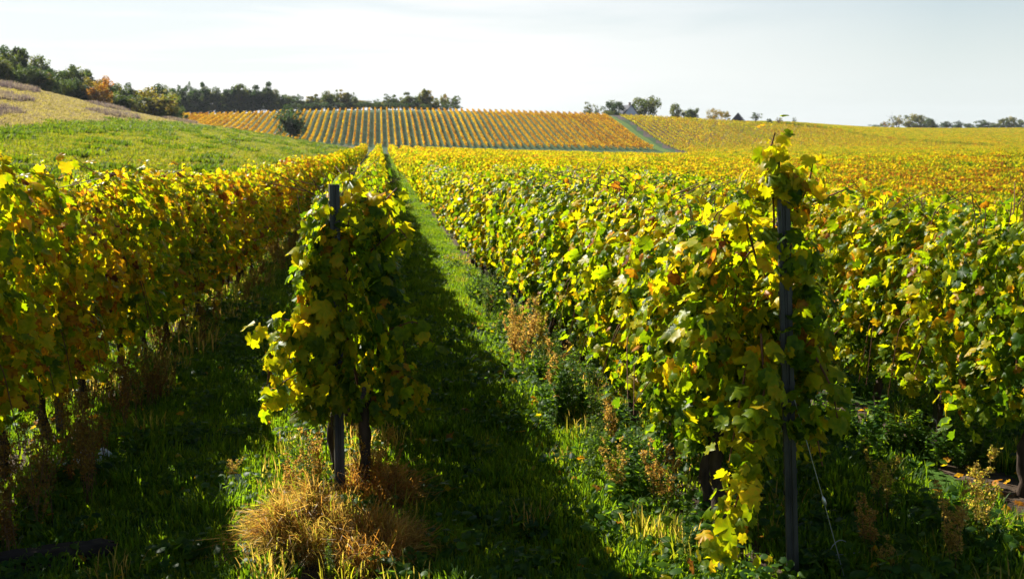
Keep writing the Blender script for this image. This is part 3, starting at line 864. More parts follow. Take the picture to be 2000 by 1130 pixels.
# ------------------------------------------------------------------ trees
def crown_mb(rng, kind):
    """unit crown: about 1 high, base of the trunk at z = 0"""
    mb = MB()
    P, N, S, hu = [], [], [], []
    if kind == 'conifer':
        n = 1500
        z = rng.random(n) ** 1.3 * .95 + .04
        a = rng.uniform(0, 6.28, n)
        rad = .30 * (1 - z) ** .8 * (.75 + .3 * np.sin(z * 40)) * (1 - .4 * rng.random(n))
        P = np.stack([rad * np.cos(a), rad * np.sin(a), z], -1); N = np.stack([np.cos(a), np.sin(a), .6 + 0 * a], -1) + rng.normal(size=(n, 3)) * .4
        leaves(mb, P, N, np.stack([np.cos(a), np.sin(a), -.6 + 0 * a], -1), rng.uniform(.03, .06, n), .05 + rng.random(n) * .1, rng, 'lo')
        return mb
    spec = {'round': (34, .42, .40, .17, 75, .58), 'tall': (34, .26, .47, .13, 70, .52), 'wide': (38, .52, .34, .17, 70, .62),
            'sparse': (24, .38, .38, .10, 42, .60), 'edge': (40, .40, .48, .16, 75, .50), 'bush': (26, .55, .46, .2, 70, .5)}[kind]
    nc, rx, rz, cr, nl, zc = spec
    for c in range(nc):
        d = nrm(rng.normal(size=3)); q = rng.random() ** .45
        ctr = np.array([d[0] * rx * q, d[1] * rx * q, zc + d[2] * rz * q])
        if ctr[2] < .06: ctr[2] = .06 + rng.random() * .1
        r0 = cr * rng.uniform(.6, 1.15)
        dd = nrm(rng.normal(size=(nl, 3)))
        pp = ctr + dd * r0 * (.45 + .6 * rng.random(nl))[:, None] * np.array([1, 1, .85])
        P.append(pp); N.append(dd + np.array([0, 0, .35]) + rng.normal(size=(nl, 3)) * .5)
        S.append(rng.uniform(.028, .055, nl) * (1 if kind != 'sparse' else .8)); hu.append(np.full(nl, rng.normal() * .07) + rng.normal(size=nl) * .05)
    P = np.concatenate(P); N = np.concatenate(N); P[:, 2] = np.maximum(P[:, 2], .03)
    leaves(mb, P, N, rng.normal(size=P.shape) + np.array([0, 0, -.7]), np.concatenate(S), .3 + np.concatenate(hu), rng, 'lo')
    return mb

def wood_mb(rng, kind):
    mb = MB()
    top = .55 if kind not in ('conifer',) else .9
    z = np.linspace(-.03, top, 7)
    tr = .024 if kind != 'sparse' else .02
    tx = np.cumsum(rng.normal(size=7) * .006); ty = np.cumsum(rng.normal(size=7) * .006)
    tube(mb, np.stack([tx, ty, z], -1), tr * (1.25 - z / top * .95), 7)
    nb = {'bush': 14, 'sparse': 22, 'conifer': 0}.get(kind, 11)
    for i in range(nb):
        q = rng.uniform(.15 if kind == 'bush' else .3, 1); a = rng.uniform(0, 6.28)
        s = np.array([np.interp(q * top, z, tx), np.interp(q * top, z, ty), q * top])
        e = s + np.array([math.cos(a), math.sin(a), 0]) * rng.uniform(.15, .36) + np.array([0, 0, rng.uniform(.12, .42)])
        e[2] = min(e[2], .96)
        m_ = (s + e) / 2 + np.array([math.cos(a), math.sin(a), 0]) * .04
        tube(mb, [s, m_, e], [tr * .45, tr * .3, tr * .1], 4)
        if kind == 'sparse':
            for j in range(4):
                e2 = m_ + (e - m_) * rng.random() + rng.normal(size=3) * .10 + np.array([0, 0, .08])
                tube(mb, [m_ + (e - m_) * .3, e2], [tr * .2, tr * .06], 3)
    return mb

rng = np.random.default_rng(41)
TREES = {}
for kind, cnt in (('round', 4), ('tall', 4), ('wide', 2), ('sparse', 3), ('edge', 4), ('bush', 2), ('conifer', 1)):
    TREES[kind] = [(crown_mb(rng, kind).mesh("crown"), wood_mb(rng, kind).mesh("trunk")) for _ in range(cnt)]
    for c, t in TREES[kind]:
        c.materials.append(M_tree); t.materials.append(M_treebark)
_tm = {}
def tree_mat(b):
    b = round(b / .08) * .08
    if b not in _tm:
        _tm[b] = leaf_mat(f"tree_leaf_{len(_tm)}", TREE_D, TREE_T, bias=b, patch=.3, pscale=.12, rim=0, trans=.5, spec=.25, rough=.6, objrand=.05, spot=False)
    return _tm[b]

def tree(name, px, ytop, Y, wpx, kind, hue, label, group=None, cat="tree", sink=0.0, rgz=None):
    s = slope_at(px, ytop); X = s * Y
    z0 = gz1(X, Y) - sink
    h = z_at(px, ytop, Y) - z0
    rw = {'round': .55, 'tall': .36, 'wide': .66, 'sparse': .48, 'edge': .52, 'bush': .70, 'conifer': .29}[kind]
    top = {'round': 1.05, 'tall': 1.06, 'wide': 1.03, 'sparse': 1.03, 'edge': 1.04, 'bush': 1.06, 'conifer': 1.0}[kind]
    depth = Y * 1.0
    w = wpx * depth / F
    root = empty(name, (X, Y, z0), random.uniform(0, 6.28))
    cm, tm = random.choice(TREES[kind])
    sc = (w / 2 / rw, w / 2 / rw, h / top)
    c = part("crown", cm, root, tree_mat(hue)); c.scale = sc
    t = part("trunk", tm, root); t.scale = sc
    props(root, label, cat, group)
random.seed(4)
_ridge = lambda px: np.interp(px, [-60, 0, 200, 350], [135, 155, 205, 237])
_ltop = [(-50, 88), (0, 92), (25, 86), (55, 104), (90, 112), (125, 128), (160, 124), (190, 146), (215, 158), (250, 158), (300, 166), (345, 176)]
ltop = lambda px: np.interp(px, [a for a, b in _ltop], [b for a, b in _ltop])
FRT = ("green or ochre autumn tree at the front edge of the wood above the dry slope", "trees along the upper edge of the dry slope")
BCK = ("tree of the wood on the left hill, only its crown showing over the front trees", "trees deeper in the left wood")
px = -50
while px < 335:       # back rank
    tree("autumn_tree", px, ltop(px) + random.uniform(-8, 10), float(np.interp(px, [-50, 350], [248, 310])), random.uniform(46, 68), random.choice(['tall', 'edge', 'edge', 'edge']), random.choice([-.26, -.16, -.06, .08]), *BCK)
    px += random.uniform(12, 17)
px = -45
while px < 345:       # front rank, crowns down to the ground
    yt = ltop(px); yb = _ridge(px)
    tree("autumn_tree", px, yt + (yb - yt) * random.uniform(.22, .5), float(np.interp(px, [0, 200, 350], [218, 243, 262])), random.uniform(44, 66), random.choice(['edge', 'edge', 'bush']), random.choice([-.28, -.2, -.1, .02, .12]), *FRT)
    px += random.uniform(12, 17)
tree("autumn_tree", 195, 146, 236, 60, 'edge', .40, "rust red autumn tree standing out of the wood on the left hill")
tree("autumn_tree", 308, 168, 250, 92, 'edge', .16, "large round orange tinted tree at the lower right end of the left wood")
tree("conifer", 66, 130, 232, 50, 'bush', -.34, "dark blue green rounded conifer at the edge of the wood on the left hill")
_mtop = [(330, 170), (390, 157), (420, 172), (455, 166), (520, 161), (560, 178), (600, 186), (640, 180), (690, 178), (720, 190), (760, 186), (800, 184), (828, 174), (850, 190), (884, 184), (900, 200)]
mtop = lambda px: np.interp(px, [a for a, b in _mtop], [b for a, b in _mtop])
MID = ("tall slender dark green tree in the wood belt along the far vineyard's top", "trees of the belt above the far vineyard")
MID2 = ("thin yellowing tree in the right part of the wood belt above the far vineyard", "thin trees at the right end of the wood belt")
px = 325
while px < 890:
    late = px > 600
    for rank in range(2):
        q = px + random.uniform(-8, 8)
        if q > 892: continue
        tree("woodland_tree", q, mtop(q) + random.uniform(-9, 12) + 3 * rank, 446 + 13 * rank, random.uniform(22, 36) * (1.25 if rank == 0 and not late else 1), random.choice(['tall', 'tall', 'edge', 'round'] if not late else ['tall', 'sparse', 'sparse', 'edge']), random.choice([-.28, -.18, -.06] if not late else [-.2, -.05, .1]), *(MID2 if late else MID))
    px += random.uniform(11, 16)
for q in range(330, 900, 17):   # undergrowth between the trunks
    tree("shrub", q, float(np.interp(q, [330, 560, 740, 900], [205, 198, 196, 204])), 441, 30, 'bush', random.choice([-.34, -.3, -.2]), "low dark shrub between the trunks of the wood belt above the far vineyard", "undergrowth of the wood belt", cat="shrub")
tree("round_tree", 565, 202, 262, 76, 'edge', -.30, "lone round dark green tree on the meadow edge in front of the far vineyard")
tree("bush", 425, 326, 62, 46, 'bush', -.26, "small round dark green bush on the meadow just behind the left row", cat="bush")
# crest on the right, left to right
tree("bare_tree", 1150, 196, 470, 34, 'sparse', .0, "leftmost thin pale tree on the crest left of the white gable", sink=3.5)
tree("bare_tree", 1166, 202, 474, 14, 'sparse', -.05, "short thin tree close beside the dark purple tree on the crest", sink=3.5)
tree("dark_tree", 1196, 190, 462, 56, 'edge', -.30, "dense dark purple brown tree just left of the white gabled house", sink=3.5)
tree("bush", 1188, 214, 452, 34, 'bush', -.05, "low green hedge bush at the top of the grass track below the dark tree", cat="bush")
tree("broad_tree", 1261, 180, 470, 68, 'wide', .0, "biggest broad round tree on the crest just right of the white gabled house", sink=3.5)
tree("broad_tree", 1321, 200, 480, 42, 'round', .04, "left tree of the small pair on the crest right of the biggest tree", sink=3.5)
tree("broad_tree", 1351, 203, 480, 38, 'round', -.1, "right darker tree of the small pair on the crest", sink=3.5)
tree("yellow_tree", 1397, 207, 482, 42, 'bush', .26, "bright yellow bush like tree on the crest, left one of two", cat="tree")
tree("yellow_tree", 1417, 214, 484, 32, 'bush', .26, "smaller bright yellow tree on the crest touching the dark roof's left side")
tree("bush", 1477, 218, 486, 34, 'sparse', -.2, "bare dark shrub on the crest right of the dark roof", cat="bush")
tree("bush", 1503, 230, 486, 18, 'bush', -.25, "low dark green bush beside the bare shrub on the crest", cat="bush")
tree("bush", 1522, 228, 500, 20, 'sparse', .2, "small ochre shrub at the falling end of the crest", cat="bush")
tree("bush", 1552, 228, 510, 12, 'sparse', -.2, "tiny lone shrub farthest right on the falling crest", cat="bush")
tree("bare_tree", 1752, 221, 680, 46, 'sparse', .12, "left thin brown tree of the three together on the right horizon", sink=3.5)
tree("brown_tree", 1786, 217, 680, 52, 'edge', .1, "middle fullest brown tree of the three together on the right horizon", sink=3.5)
tree("brown_tree", 1819, 223, 680, 38, 'round', -.05, "right tree of the three together on the right horizon", sink=3.5)
tree("bush", 1712, 240, 690, 44, 'bush', -.25, "low dark hedge left of the three trees on the right horizon", cat="bush")
tree("bush", 1730, 235, 690, 26, 'sparse', .3, "ochre sapling just left of the three trees on the right horizon", cat="bush")
FARW = ("hazy blue green tree of the distant wood at the right end of the horizon", "trees of the distant wood on the right")
for q, yt, w_, h_ in ((1848, 236, 34, -.3), (1872, 235, 30, -.3), (1893, 239, 28, -.25), (1918, 233, 40, -.2), (1940, 239, 36, -.15), (1960, 228, 34, .02), (1975, 224, 26, .08), (1992, 232, 34, -.1), (2020, 228, 44, -.1), (2050, 232, 44, -.1)):
    tree("woodland_tree", q, yt, 760 + (q % 7) * 8, w_, 'edge', h_, *FARW)

# ------------------------------------------------------------------ houses on the crest
def house(px, yridge, Y, w, d, eave, label, wallmat, chim, rz):
    s = slope_at(px, yridge); X = s * Y
    z0 = gz1(X, Y); zr = z_at(px, yridge, Y) - z0
    root = empty("house", (X, Y, z0), rz)
    mb = MB()
    e = zr - w * .62
    hw, hd = w / 2, d / 2
    V = [(-hw, -hd, -1), (hw, -hd, -1), (hw, -hd, e), (0, -hd, zr - .15), (-hw, -hd, e), (-hw, hd, -1), (hw, hd, -1), (hw, hd, e), (0, hd, zr - .15), (-hw, hd, e)]
    mb.add(V, [[0, 1, 2, 3, 4], [9, 8, 7, 6, 5]]); mb.add(V, [[0, 4, 9, 5], [1, 6, 7, 2]])
    mb.build("wall", wallmat, root, smooth=False)
    rf = MB()
    for sg in (-1, 1):
        a = np.array([0, 0, zr]); b = np.array([sg * (hw + .45), 0, e - .45 * .62 * 2 * .5])
        for y_ in ((-hd - .35, hd + .35),):
            n_ = nrm(np.array([sg * (zr - e), 0, hw]))
            o_ = n_ * .22
            q = [a + [0, y_[0], 0], b + [0, y_[0], 0], b + [0, y_[1], 0], a + [0, y_[1], 0]]
            V = [p for p in q] + [p + o_ for p in q]
            rf.add(V, [[0, 3, 2, 1], [4, 5, 6, 7], [0, 1, 5, 4], [1, 2, 6, 5], [2, 3, 7, 6], [3, 0, 4, 7]])
    ro = rf.build("roof", M_roof, root, smooth=False)
    if chim:
        cb = MB(); box(cb, (-.1, -hd + 1.6, zr + .3), (.8, .8, 1.7)); box(cb, (-.1, -hd + 1.6, zr + 1.22), (1.0, 1.0, .16))
        cb.build("chimney", M_brick, ro, smooth=False)
    wm = MB(); box(wm, (0, -hd - .02, e - .3), (.9, .12, 1.1)); wm.build("window", M_roof, root, smooth=False)
    props(root, label, "house")
house(1225, 206, 466, 7.0, 10, 4, "house with pale gable and dark roof between two big trees on the crest", M_plaster, True, R(8))
house(1442, 221, 500, 7.5, 9, 4, "dark gable roof showing over the crest right of the yellow trees", M_roof, False, R(-20))

# ------------------------------------------------------------------ grass (stuff)
def tuft(rng, n, h, spread, hue, wid=.006, lean=.6, flop=.5, mat=None, hs=.06):
    mb = MB()
    a = rng.uniform(0, 6.28, n); r = spread * np.sqrt(rng.random(n))
    b = np.stack([r * np.cos(a), r * np.sin(a), np.full(n, -.01)], -1)
    a2 = a + rng.normal(size=n) * .9
    hh = h * rng.uniform(.5, 1.1, n)
    out = np.stack([np.cos(a2), np.sin(a2), 0 * a], -1) * (lean * rng.random(n))[:, None]
    side = np.stack([-np.sin(a2), np.cos(a2), 0 * a], -1)
    up = np.array([0, 0, 1.0])
    ks = [0, .45, .8, 1.0]; ws = [1, .85, .5, 0]
    V = []
    for k, w in zip(ks, ws):
        c = b + hh[:, None] * (up * (k - flop * .5 * k ** 3) + out * k ** 1.7)
        if w > 0: V += [c - side * wid * w, c + side * wid * w]
        else: V += [c]
    V = np.stack(V, 1)
    f = np.array([(0, 1, 3), (0, 3, 2), (2, 3, 5), (2, 5, 4), (4, 5, 6)])
    Fc = (f[None] + (np.arange(n) * 7)[:, None, None]).reshape(-1, 3)
    C = np.zeros((n, 7, 3)); C[..., 0] = (hue + rng.normal(size=n) * hs)[:, None]; C[..., 1] = rng.random(n)[:, None]
    mb.add(V.reshape(-1, 3), Fc, C.reshape(-1, 3))
    return mb
def clover(rng, n, spread, hue):
    mb = MB()
    P = np.stack([rng.normal(size=n) * spread, rng.normal(size=n) * spread, rng.uniform(.03, .12, n)], -1)
    N = np.stack([rng.normal(size=n) * .45, rng.normal(size=n) * .45, np.ones(n)], -1)
    leaves(mb, P, N, rng.normal(size=(n, 3)), rng.uniform(.03, .07, n), hue + rng.normal(size=n) * .06, rng, 'mid')
    return mb
rng = np.random.default_rng(51)
gp = [piece(tuft(rng, 50, .15, .14, .20), M_grass) for _ in range(4)] + [piece(tuft(rng, 60, .10, .16, .38, hs=.05), M_grass) for _ in range(2)] + \
     [piece(clover(rng, 26, .10, .16), M_weed) for _ in range(2)] + [piece(tuft(rng, 30, .22, .12, .72, wid=.004), M_grass)] + [piece(tuft(rng, 60, .24, .12, .18, flop=.9), M_grass)]
pts, ids, scs = [], [], []
def lane(xa, xb, ya, yb, dens, w, smin=.7, smax=1.25, keep=None):
    n = int((xb - xa) * (yb - ya) * dens)
    x = rng.uniform(xa, xb, n); y = rng.uniform(ya, yb, n)
    if keep is not None:
        k = keep(x, y); x, y = x[k], y[k]; n = len(x)
    pts.append(np.stack([x, y, gz(x, y)], -1)); ids.append(rng.choice(len(gp), n, p=np.array(w) / sum(w))); scs.append(rng.uniform(smin, smax, n))
wl_ = (2.2, 2.2, 2.2, 2.2, 5, 5, .9, .9, .12, .6)
wl3_ = (1, 1, 1, 1, 6, 6, .3, .3, 0, 0)
wl2_ = (1, 1, 1, 1, 6, 6, .7, .7, .08, .3)
bare = lambda dx: (lambda x, y: np.abs(((x - X0 + SP / 2) % SP) - SP / 2) > dx + .18 * np.sin(y * 2.3) + .12 * np.sin(y * 5.1))
lane(-2.4, -.5, 4.2, 13, 84, wl_, .6, 1.1)
lane(-.1, 1.85, 4.2, 13, 92, wl2_, .65, 1.15)
lane(2.0, 6.2, 4.0, 15, 62, (2.5, 2.5, 2.5, 2.5, 3, 3, 2, 2, 1, .5), keep=bare(.26))
lane(1.5, 2.4, 4.6, 12, 34, (1, 1, 1, 1, 3, 3, 4, 4, 2, 0))
lane(-4.5, -2.4, 4.2, 12, 20, wl_)
lane(-2.3, -.6, 13, 40, 26, wl_, .9, 1.5)
lane(0, 1.8, 13, 60, 60, wl3_, .7, 1.3)
lane(0, 1.8, 60, 190, 14, wl3_, 1.3, 2.2)
lane(.8, 1.8, 8, 13, 40, wl3_)
lane(-.75, -.1, 5.2, 12, 22, (1, 1, 1, 1, 2, 2, 2, 2, 3, 0))
lane(-3.3, -2.0, 9, 46, 16, (1, 1, 1, 1, 1, 1, 1, 1, 5, 0), 1.0, 1.8)
lane(-.75, .1, 4.9, 8, 30, (1, 1, .5, .5, 1, 1, 1, 1, 9, 0))
lane(1.4, 1.95, 5.0, 24, 22, (1, 1, 1, 1, 2, 2, 3, 3, 3, 0))
lane(-8, 9, 1.0, 4.2, 14, wl_)
pts = np.concatenate(pts); ids = np.concatenate(ids); scs = np.concatenate(scs)
g = scatter("lane_grass", pts, rng.uniform(0, 6.28, len(pts)), scs, ids, gp)
props(g, "short green grass and clover growing in the lanes between the vine rows", "grass", kind="stuff")
print("grass", len(pts))

# meadow on the left hill
hp = [piece(tuft(rng, 46, .30, .45, .42, wid=.025, hs=.09), M_hillgrass) for _ in range(3)] + [piece(tuft(rng, 46, .26, .45, .52, wid=.025, hs=.09), M_hillgrass) for _ in range(3)] + \
     [piece(tuft(rng, 50, .34, .5, .76, wid=.022, hs=.08), M_hillgrass) for _ in range(3)] + [piece(tuft(rng, 70, .50, .5, .26, wid=.035, hs=.08), M_hillgrass) for _ in range(2)] + \
     [piece(tuft(rng, 70, .8, .7, .96, wid=.02, hs=.05), M_hillgrass) for _ in range(2)] + [piece(tuft(rng, 50, .22, .5, .60, wid=.022, hs=.05), M_hillgrass) for _ in range(2)]
n = 60000
sl = rng.uniform(-.47, -.02, n); y = np.sqrt(rng.uniform(16 ** 2, 300 ** 2, n)); x = sl * y
k = (x < -4.2) & (y < 205 + (x + 75) * 1.65 + 12); x, y, sl = x[k], y[k], sl[k]; n = len(x)
yr = 205 + (x + 75) * 1.65
wig = 9 * np.sin(x * .21) + 6 * np.sin(x * .53 + y * .1)
Yd = np.interp(-sl, [.12, .17, .22, .27, .36, .45], [285, 225, 175, 135, 100, 88]) + wig * .8
dry_p = sst(-.04, .05, y / Yd - 1)
olive = np.exp(-((y / Yd - .88) / .10) ** 2) * sst(.15, .20, -sl)
strip_p = np.clip((26 - (yr - y)) / 8, 0, 1)
lump = np.sin(x * .71 + 2.1 * np.sin(y * .13)) * np.sin(y * .37 + x * .23) + .6 * np.sin(x * 1.7 + y * .9) * np.sin(y * .8)
lush = (lump > .70) & (rng.random(n) < np.where(y < 90, .8, .45))
brush = (np.sin(x * .35 + 1.0) * np.sin(y * .11 + x * .05) > .55) & (rng.random(n) < .6)
pick = lambda a, c: a + rng.integers(0, c, n)
ids = np.where(rng.random(n) < .55 - .2 * np.sin(x * .2 + y * .05), pick(0, 3), pick(3, 3))
ids = np.where(lush, pick(9, 2), ids)
ids = np.where(rng.random(n) < dry_p, np.where(brush, pick(11, 2), pick(6, 3)), ids)
ids = np.where((rng.random(n) < olive * .8), np.where(rng.random(n) < .5, pick(9, 2), pick(3, 3)), ids)
ids = np.where((rng.random(n) < strip_p), np.where(rng.random(n) < .25, pick(6, 3), pick(13, 2)), ids)
scl = rng.uniform(.7, 1.3, n) * np.clip(.55 + y / 200, .6, 1.3) * np.where((ids == 9) | (ids == 10), 1.15, 1)
g = scatter("meadow_grass", np.stack([x, y, gz(x, y)], -1), rng.uniform(0, 6.28, n), scl, ids, hp)
props(g, "yellow green and dry grass covering the sloping meadow behind the left row", "meadow grass", kind="stuff")
print("meadow", n)

# fallen leaves
def fallen():
    mb = MB(); n = 950
    x = rng.choice([-2.4, -.35, 1.75, 4.1], n) + rng.normal(size=n) * .45; y = rng.uniform(4.6, 15, n)
    P = np.stack([x, y, gz(x, y) + rng.uniform(.01, .09, n)], -1)
    leaves(mb, P, np.stack([rng.normal(size=n) * .4, rng.normal(size=n) * .4, np.ones(n)], -1), rng.normal(size=(n, 3)), rng.uniform(.035, .07, n), rng.uniform(.66, 1.0, n), rng, 'hi', bend=1.2)
    o = mb.build("fallen_leaves", M_vine)
    props(o, "orange and brown vine leaves scattered on the ground under the rows", "fallen leaves", kind="stuff")
fallen()

# ------------------------------------------------------------------ dry grass clumps at the middle post
def dry_clump(px, py, d, rx, h, n, label, seed, leanx=-.2, hue=.91):
    rg = np.random.default_rng(seed)
    dirn = ray(px, py); t_ = d / (dirn @ _f); X, Y = dirn[0] * t_, dirn[1] * t_
    root_z = gz1(X, Y)
    mb = MB()
    a = rg.uniform(0, 6.28, n); r = rx * .75 * np.sqrt(rg.random(n))
    b = np.stack([r * np.cos(a), r * np.sin(a), gz(X + r * np.cos(a), Y + r * np.sin(a)) - root_z - .02], -1)
    dome = np.sqrt(np.clip(1 - (r / (rx * .78)) ** 2, 0.03, 1))
    lmp = .7 + .45 * np.sin(b[:, 0] * 17 + seed) * np.sin(b[:, 1] * 15)
    stray = rg.random(n) < .09
    b[:, 2] += np.where(stray, 0, h * .8 * dome * lmp * rg.random(n) ** .8)
    a2 = rg.uniform(0, 6.28, n)
    L_ = np.where(stray, h * rg.uniform(.6, 1.05, n), rg.uniform(.05, .20, n))
    el = rg.normal(size=n) * .8 + .25
    out = np.stack([np.cos(a2) * np.cos(el), np.sin(a2) * np.cos(el), np.sin(el)], -1)
    out = np.where(stray[:, None], np.stack([np.cos(a2) * .6 + leanx * 1.6, np.sin(a2) * .6, .15 + 0 * a2], -1), out + np.stack([np.cos(a), np.sin(a), 0 * a], -1) * (r / rx * .3)[:, None])
    out[:, 0] += leanx * .7
    crl = rg.normal(size=(n, 3)) * .6
    side = nrm(np.cross(out + [0, 0, .5], rg.normal(size=(n, 3))))
    V = []
    wid = rg.uniform(.0012, .0036, n)[:, None]
    for k, w in zip((0, .35, .7, 1.0), (1, .9, .7, .15)):
        c = b + L_[:, None] * (np.array([0, 0, 1.]) * (.7 * k - .75 * k ** 2.2) + out * k ** 1.2 + crl * k * (1 - k))
        V += [c - side * wid * w, c + side * wid * w]
    V = np.stack(V, 1)
    f = np.array([(0, 1, 3, 2), (2, 3, 5, 4), (4, 5, 7, 6)])
    Fc = (f[None] + (np.arange(n) * 8)[:, None, None]).reshape(-1, 4)
    C = np.zeros((n, 8, 3)); C[..., 0] = (hue + rg.normal(size=n) * .09 - .35 * (rg.random(n) < .06))[:, None]; C[..., 1] = rg.random(n)[:, None]
    mb.add(V.reshape(-1, 3), Fc, C.reshape(-1, 3))
    o = mb.build("dry_grass_clump", M_dry, loc=(X, Y, root_z))
    props(o, label, "dry grass")
dry_clump(600, 1085, 5.95, .35, .40, 15000, "biggest golden clump of dry grass at the foot of the middle post, spilling left", 1)
dry_clump(735, 1105, 5.85, .32, .22, 8000, "low golden dry grass in front of the middle vine's trunk", 2, leanx=.15, hue=.92)
dry_clump(740, 970, 6.7, .34, .36, 2600, "thin brown dry grass behind the trunk of the middle vine", 3, leanx=.15, hue=.95)

# ------------------------------------------------------------------ weeds
def weed_parts(rg, kind, h):
    """leaf and seed head mesh, then stem mesh of one weed, height h"""
    ml, ms = MB(), MB()
    ns = {'green': 4, 'dry': 7, 'seed': 5, 'nettle': 5}[kind]
    for i in range(ns):
        a = rg.uniform(0, 6.28); ln = rg.uniform(.05, .3 if kind != 'green' else .2)
        hh = h * rg.uniform(.6, 1.05)
        k = np.linspace(0, 1, 7)
        b = rg.normal(size=2) * .05
        C = np.stack([b[0] + math.cos(a) * ln * hh * k ** 1.5, b[1] + math.sin(a) * ln * hh * k ** 1.5, hh * k - .02], -1)
        C[1:, :2] += rg.normal(size=(6, 2)) * .006
        tube(ms, C, np.linspace(.0045, .0018, 7) * (1 if kind != 'nettle' else 1.2), 4)
        if kind in ('green', 'nettle'):
            n = 46 if kind == 'green' else 30
            q = rg.uniform(.12, 1, n)
            P = np.stack([np.interp(q, k, C[:, j]) for j in range(3)], -1)
            b2 = rg.uniform(0, 6.28, n)
            D = np.stack([np.cos(b2), np.sin(b2), rg.uniform(-.5, .45, n)], -1)
            N = np.stack([-.4 * np.cos(b2), -.4 * np.sin(b2), np.ones(n)], -1) + rg.normal(size=(n, 3)) * .25
            if kind == 'green':
                leaves(ml, P, N, D, rg.uniform(.05, .10, n) * (1.15 - .55 * q), .26 + rg.normal(size=n) * .07 + .1 * (q < .25), rg, 'lance')
            else:
                leaves(ml, P + D * .02, N, D, rg.uniform(.05, .095, n) * (1.1 - .4 * q), .18 + rg.normal(size=n) * .07, rg, 'mid')
        else:
            for j in range(11 if kind == 'dry' else 16):
                q = rg.uniform(.3, 1); p = np.array([np.interp(q, k, C[:, jj]) for jj in range(3)])
                b2 = rg.uniform(0, 6.28); L_ = rg.uniform(.05, .16) * (1.2 - .6 * q)
                e = p + np.array([math.cos(b2) * L_ * .7, math.sin(b2) * L_ * .7, L_ * .8])
                tube(ms, [p, (p + e) / 2 + [0, 0, -.01], e], [.0016, .0013, .0009], 3)
                n = 7 if kind == 'dry' else 13
                t_ = rg.random((n, 1))
                leaves(ml, p + (e - p) * t_ + rg.normal(size=(n, 3)) * .012, rg.normal(size=(n, 3)) + [0, 0, .5], rg.normal(size=(n, 3)), rg.uniform(.012, .028, n), (.88 if kind == 'dry' else .76) + rg.normal(size=n) * .05, rg, 'lo')
            if kind == 'seed':
                n = 20; q = rg.uniform(.05, .6, n)
                P = np.stack([np.interp(q, k, C[:, j]) for j in range(3)], -1); b2 = rg.uniform(0, 6.28, n)
                leaves(ml, P, np.stack([0 * b2, 0 * b2, 1 + 0 * b2], -1) + rg.normal(size=(n, 3)) * .3, np.stack([np.cos(b2), np.sin(b2), -.4 + 0 * b2], -1), rg.uniform(.04, .08, n), .35 + rg.normal(size=n) * .1, rg, 'lance')
    return ml, ms
rg = np.random.default_rng(61)
M_gstem = rough_mat("green_stem", (.05, .075, .02), (.10, .12, .035), 20, .8, 0)
WP = {}
for kind in ('green', 'dry', 'seed', 'nettle'):
    WP[kind] = []
    for i in range(4):
        ml, ms = weed_parts(rg, kind, 1.0 if kind != 'x' else 1)
        a, b = ml.mesh("foliage"), ms.mesh("stems")  # foliage mesh of dry and seeding weeds holds their seed heads
        a.materials.append(M_weed if kind != 'dry' else M_dryweed); b.materials.append(M_stem if kind in ('dry', 'seed') else M_gstem)
        WP[kind].append((a, b))
def weed(kind, X, Y, h, label, group=None, name=None, wide=1.0):
    name = name or {'green': "green_weed", 'dry': "dry_weed", 'seed': "seeding_weed", 'nettle': "nettle"}[kind]
    root = empty(name, (X, Y, gz1(X, Y)), rg.uniform(0, 6.28))
    a, b = WP[kind][rg.integers(4)]
    s = (h * wide * .9 + .12, h * wide * .9 + .12, h)
    for nm, me in (("foliage", a), ("stems", b)):
        o = part(nm, me, root); o.scale = s
    props(root, label, "weed", group)
def at_px(px, py, z=0.0):
    d = ray(px, py); t_ = (z - H) / d[2]; return d[0] * t_, d[1] * t_
for i in range(100):
    Y = 5.6 + 26 * rg.random() ** 1.7
    weed('dry', X0 + rg.uniform(-.15, .62), Y, rg.uniform(.35, .72), "brown withered weed under the vines of the shaded left row", "withered weeds under the left row")
for i in range(80):
    Y = 6.2 + 11 * rg.random() ** 1.2
    weed(rg.choice(['green', 'green', 'seed', 'nettle', 'green']), 1.95 - rg.uniform(.15, .62), Y, rg.uniform(.25, .75), "sunlit green and straw coloured weed growing at the foot of the right row", "weeds at the foot of the right row")
for i in range(22):
    x_, y_ = at_px(rg.uniform(1630, 1960), rg.uniform(830, 930))
    weed('nettle', x_, y_ + .3, rg.uniform(.30, .58), "leafy dark green nettle in the patch under the vines of the right edge row", "nettles under the right edge row")
for px_, py_, h_, lab in ((600, 985, .62, "tall green weed with narrow leaves just left of the middle post"), (575, 960, .55, "shorter narrow leaved weed leaning left of the middle post"),
                          (645, 1128, .34, "bright green weed growing through the golden dry grass"), (1335, 1105, .42, "tall green weed standing on the soil left of the hanging shoot"),
                          (1075, 860, .34, "green weed at the shadow's edge beside the right row")):
    x_, y_ = at_px(px_, py_); weed('green', x_, y_, h_, lab, wide=.7)
for px_, py_, h_, lab in ((1722, 1010, .48, "yellowing upright weed in the grass right of the right post"), (1700, 1090, .40, "brown feathery weed nearest to the wire hoop"),
                          (1850, 1120, .56, "big feathery straw coloured weed in the bottom right corner"), (1905, 1060, .58, "tall feathery weed behind the bottom right corner weed"),
                          (1730, 1128, .22, "low bushy straw weed at the bottom edge right of the wire hoop"), (1300, 1000, .5, "straw coloured weed standing left of the right vine trunks"),
                          (560, 1000, .40, "straw weed at the left edge of the biggest golden clump"), (625, 965, .52, "straw weed close to the left side of the middle post"),
                          (725, 965, .46, "straw weed right beside the middle vine's trunk"), (775, 985, .38, "straw weed to the right of the middle vine's trunk")):
    x_, y_ = at_px(px_, py_); weed('seed', x_, y_, h_, lab)

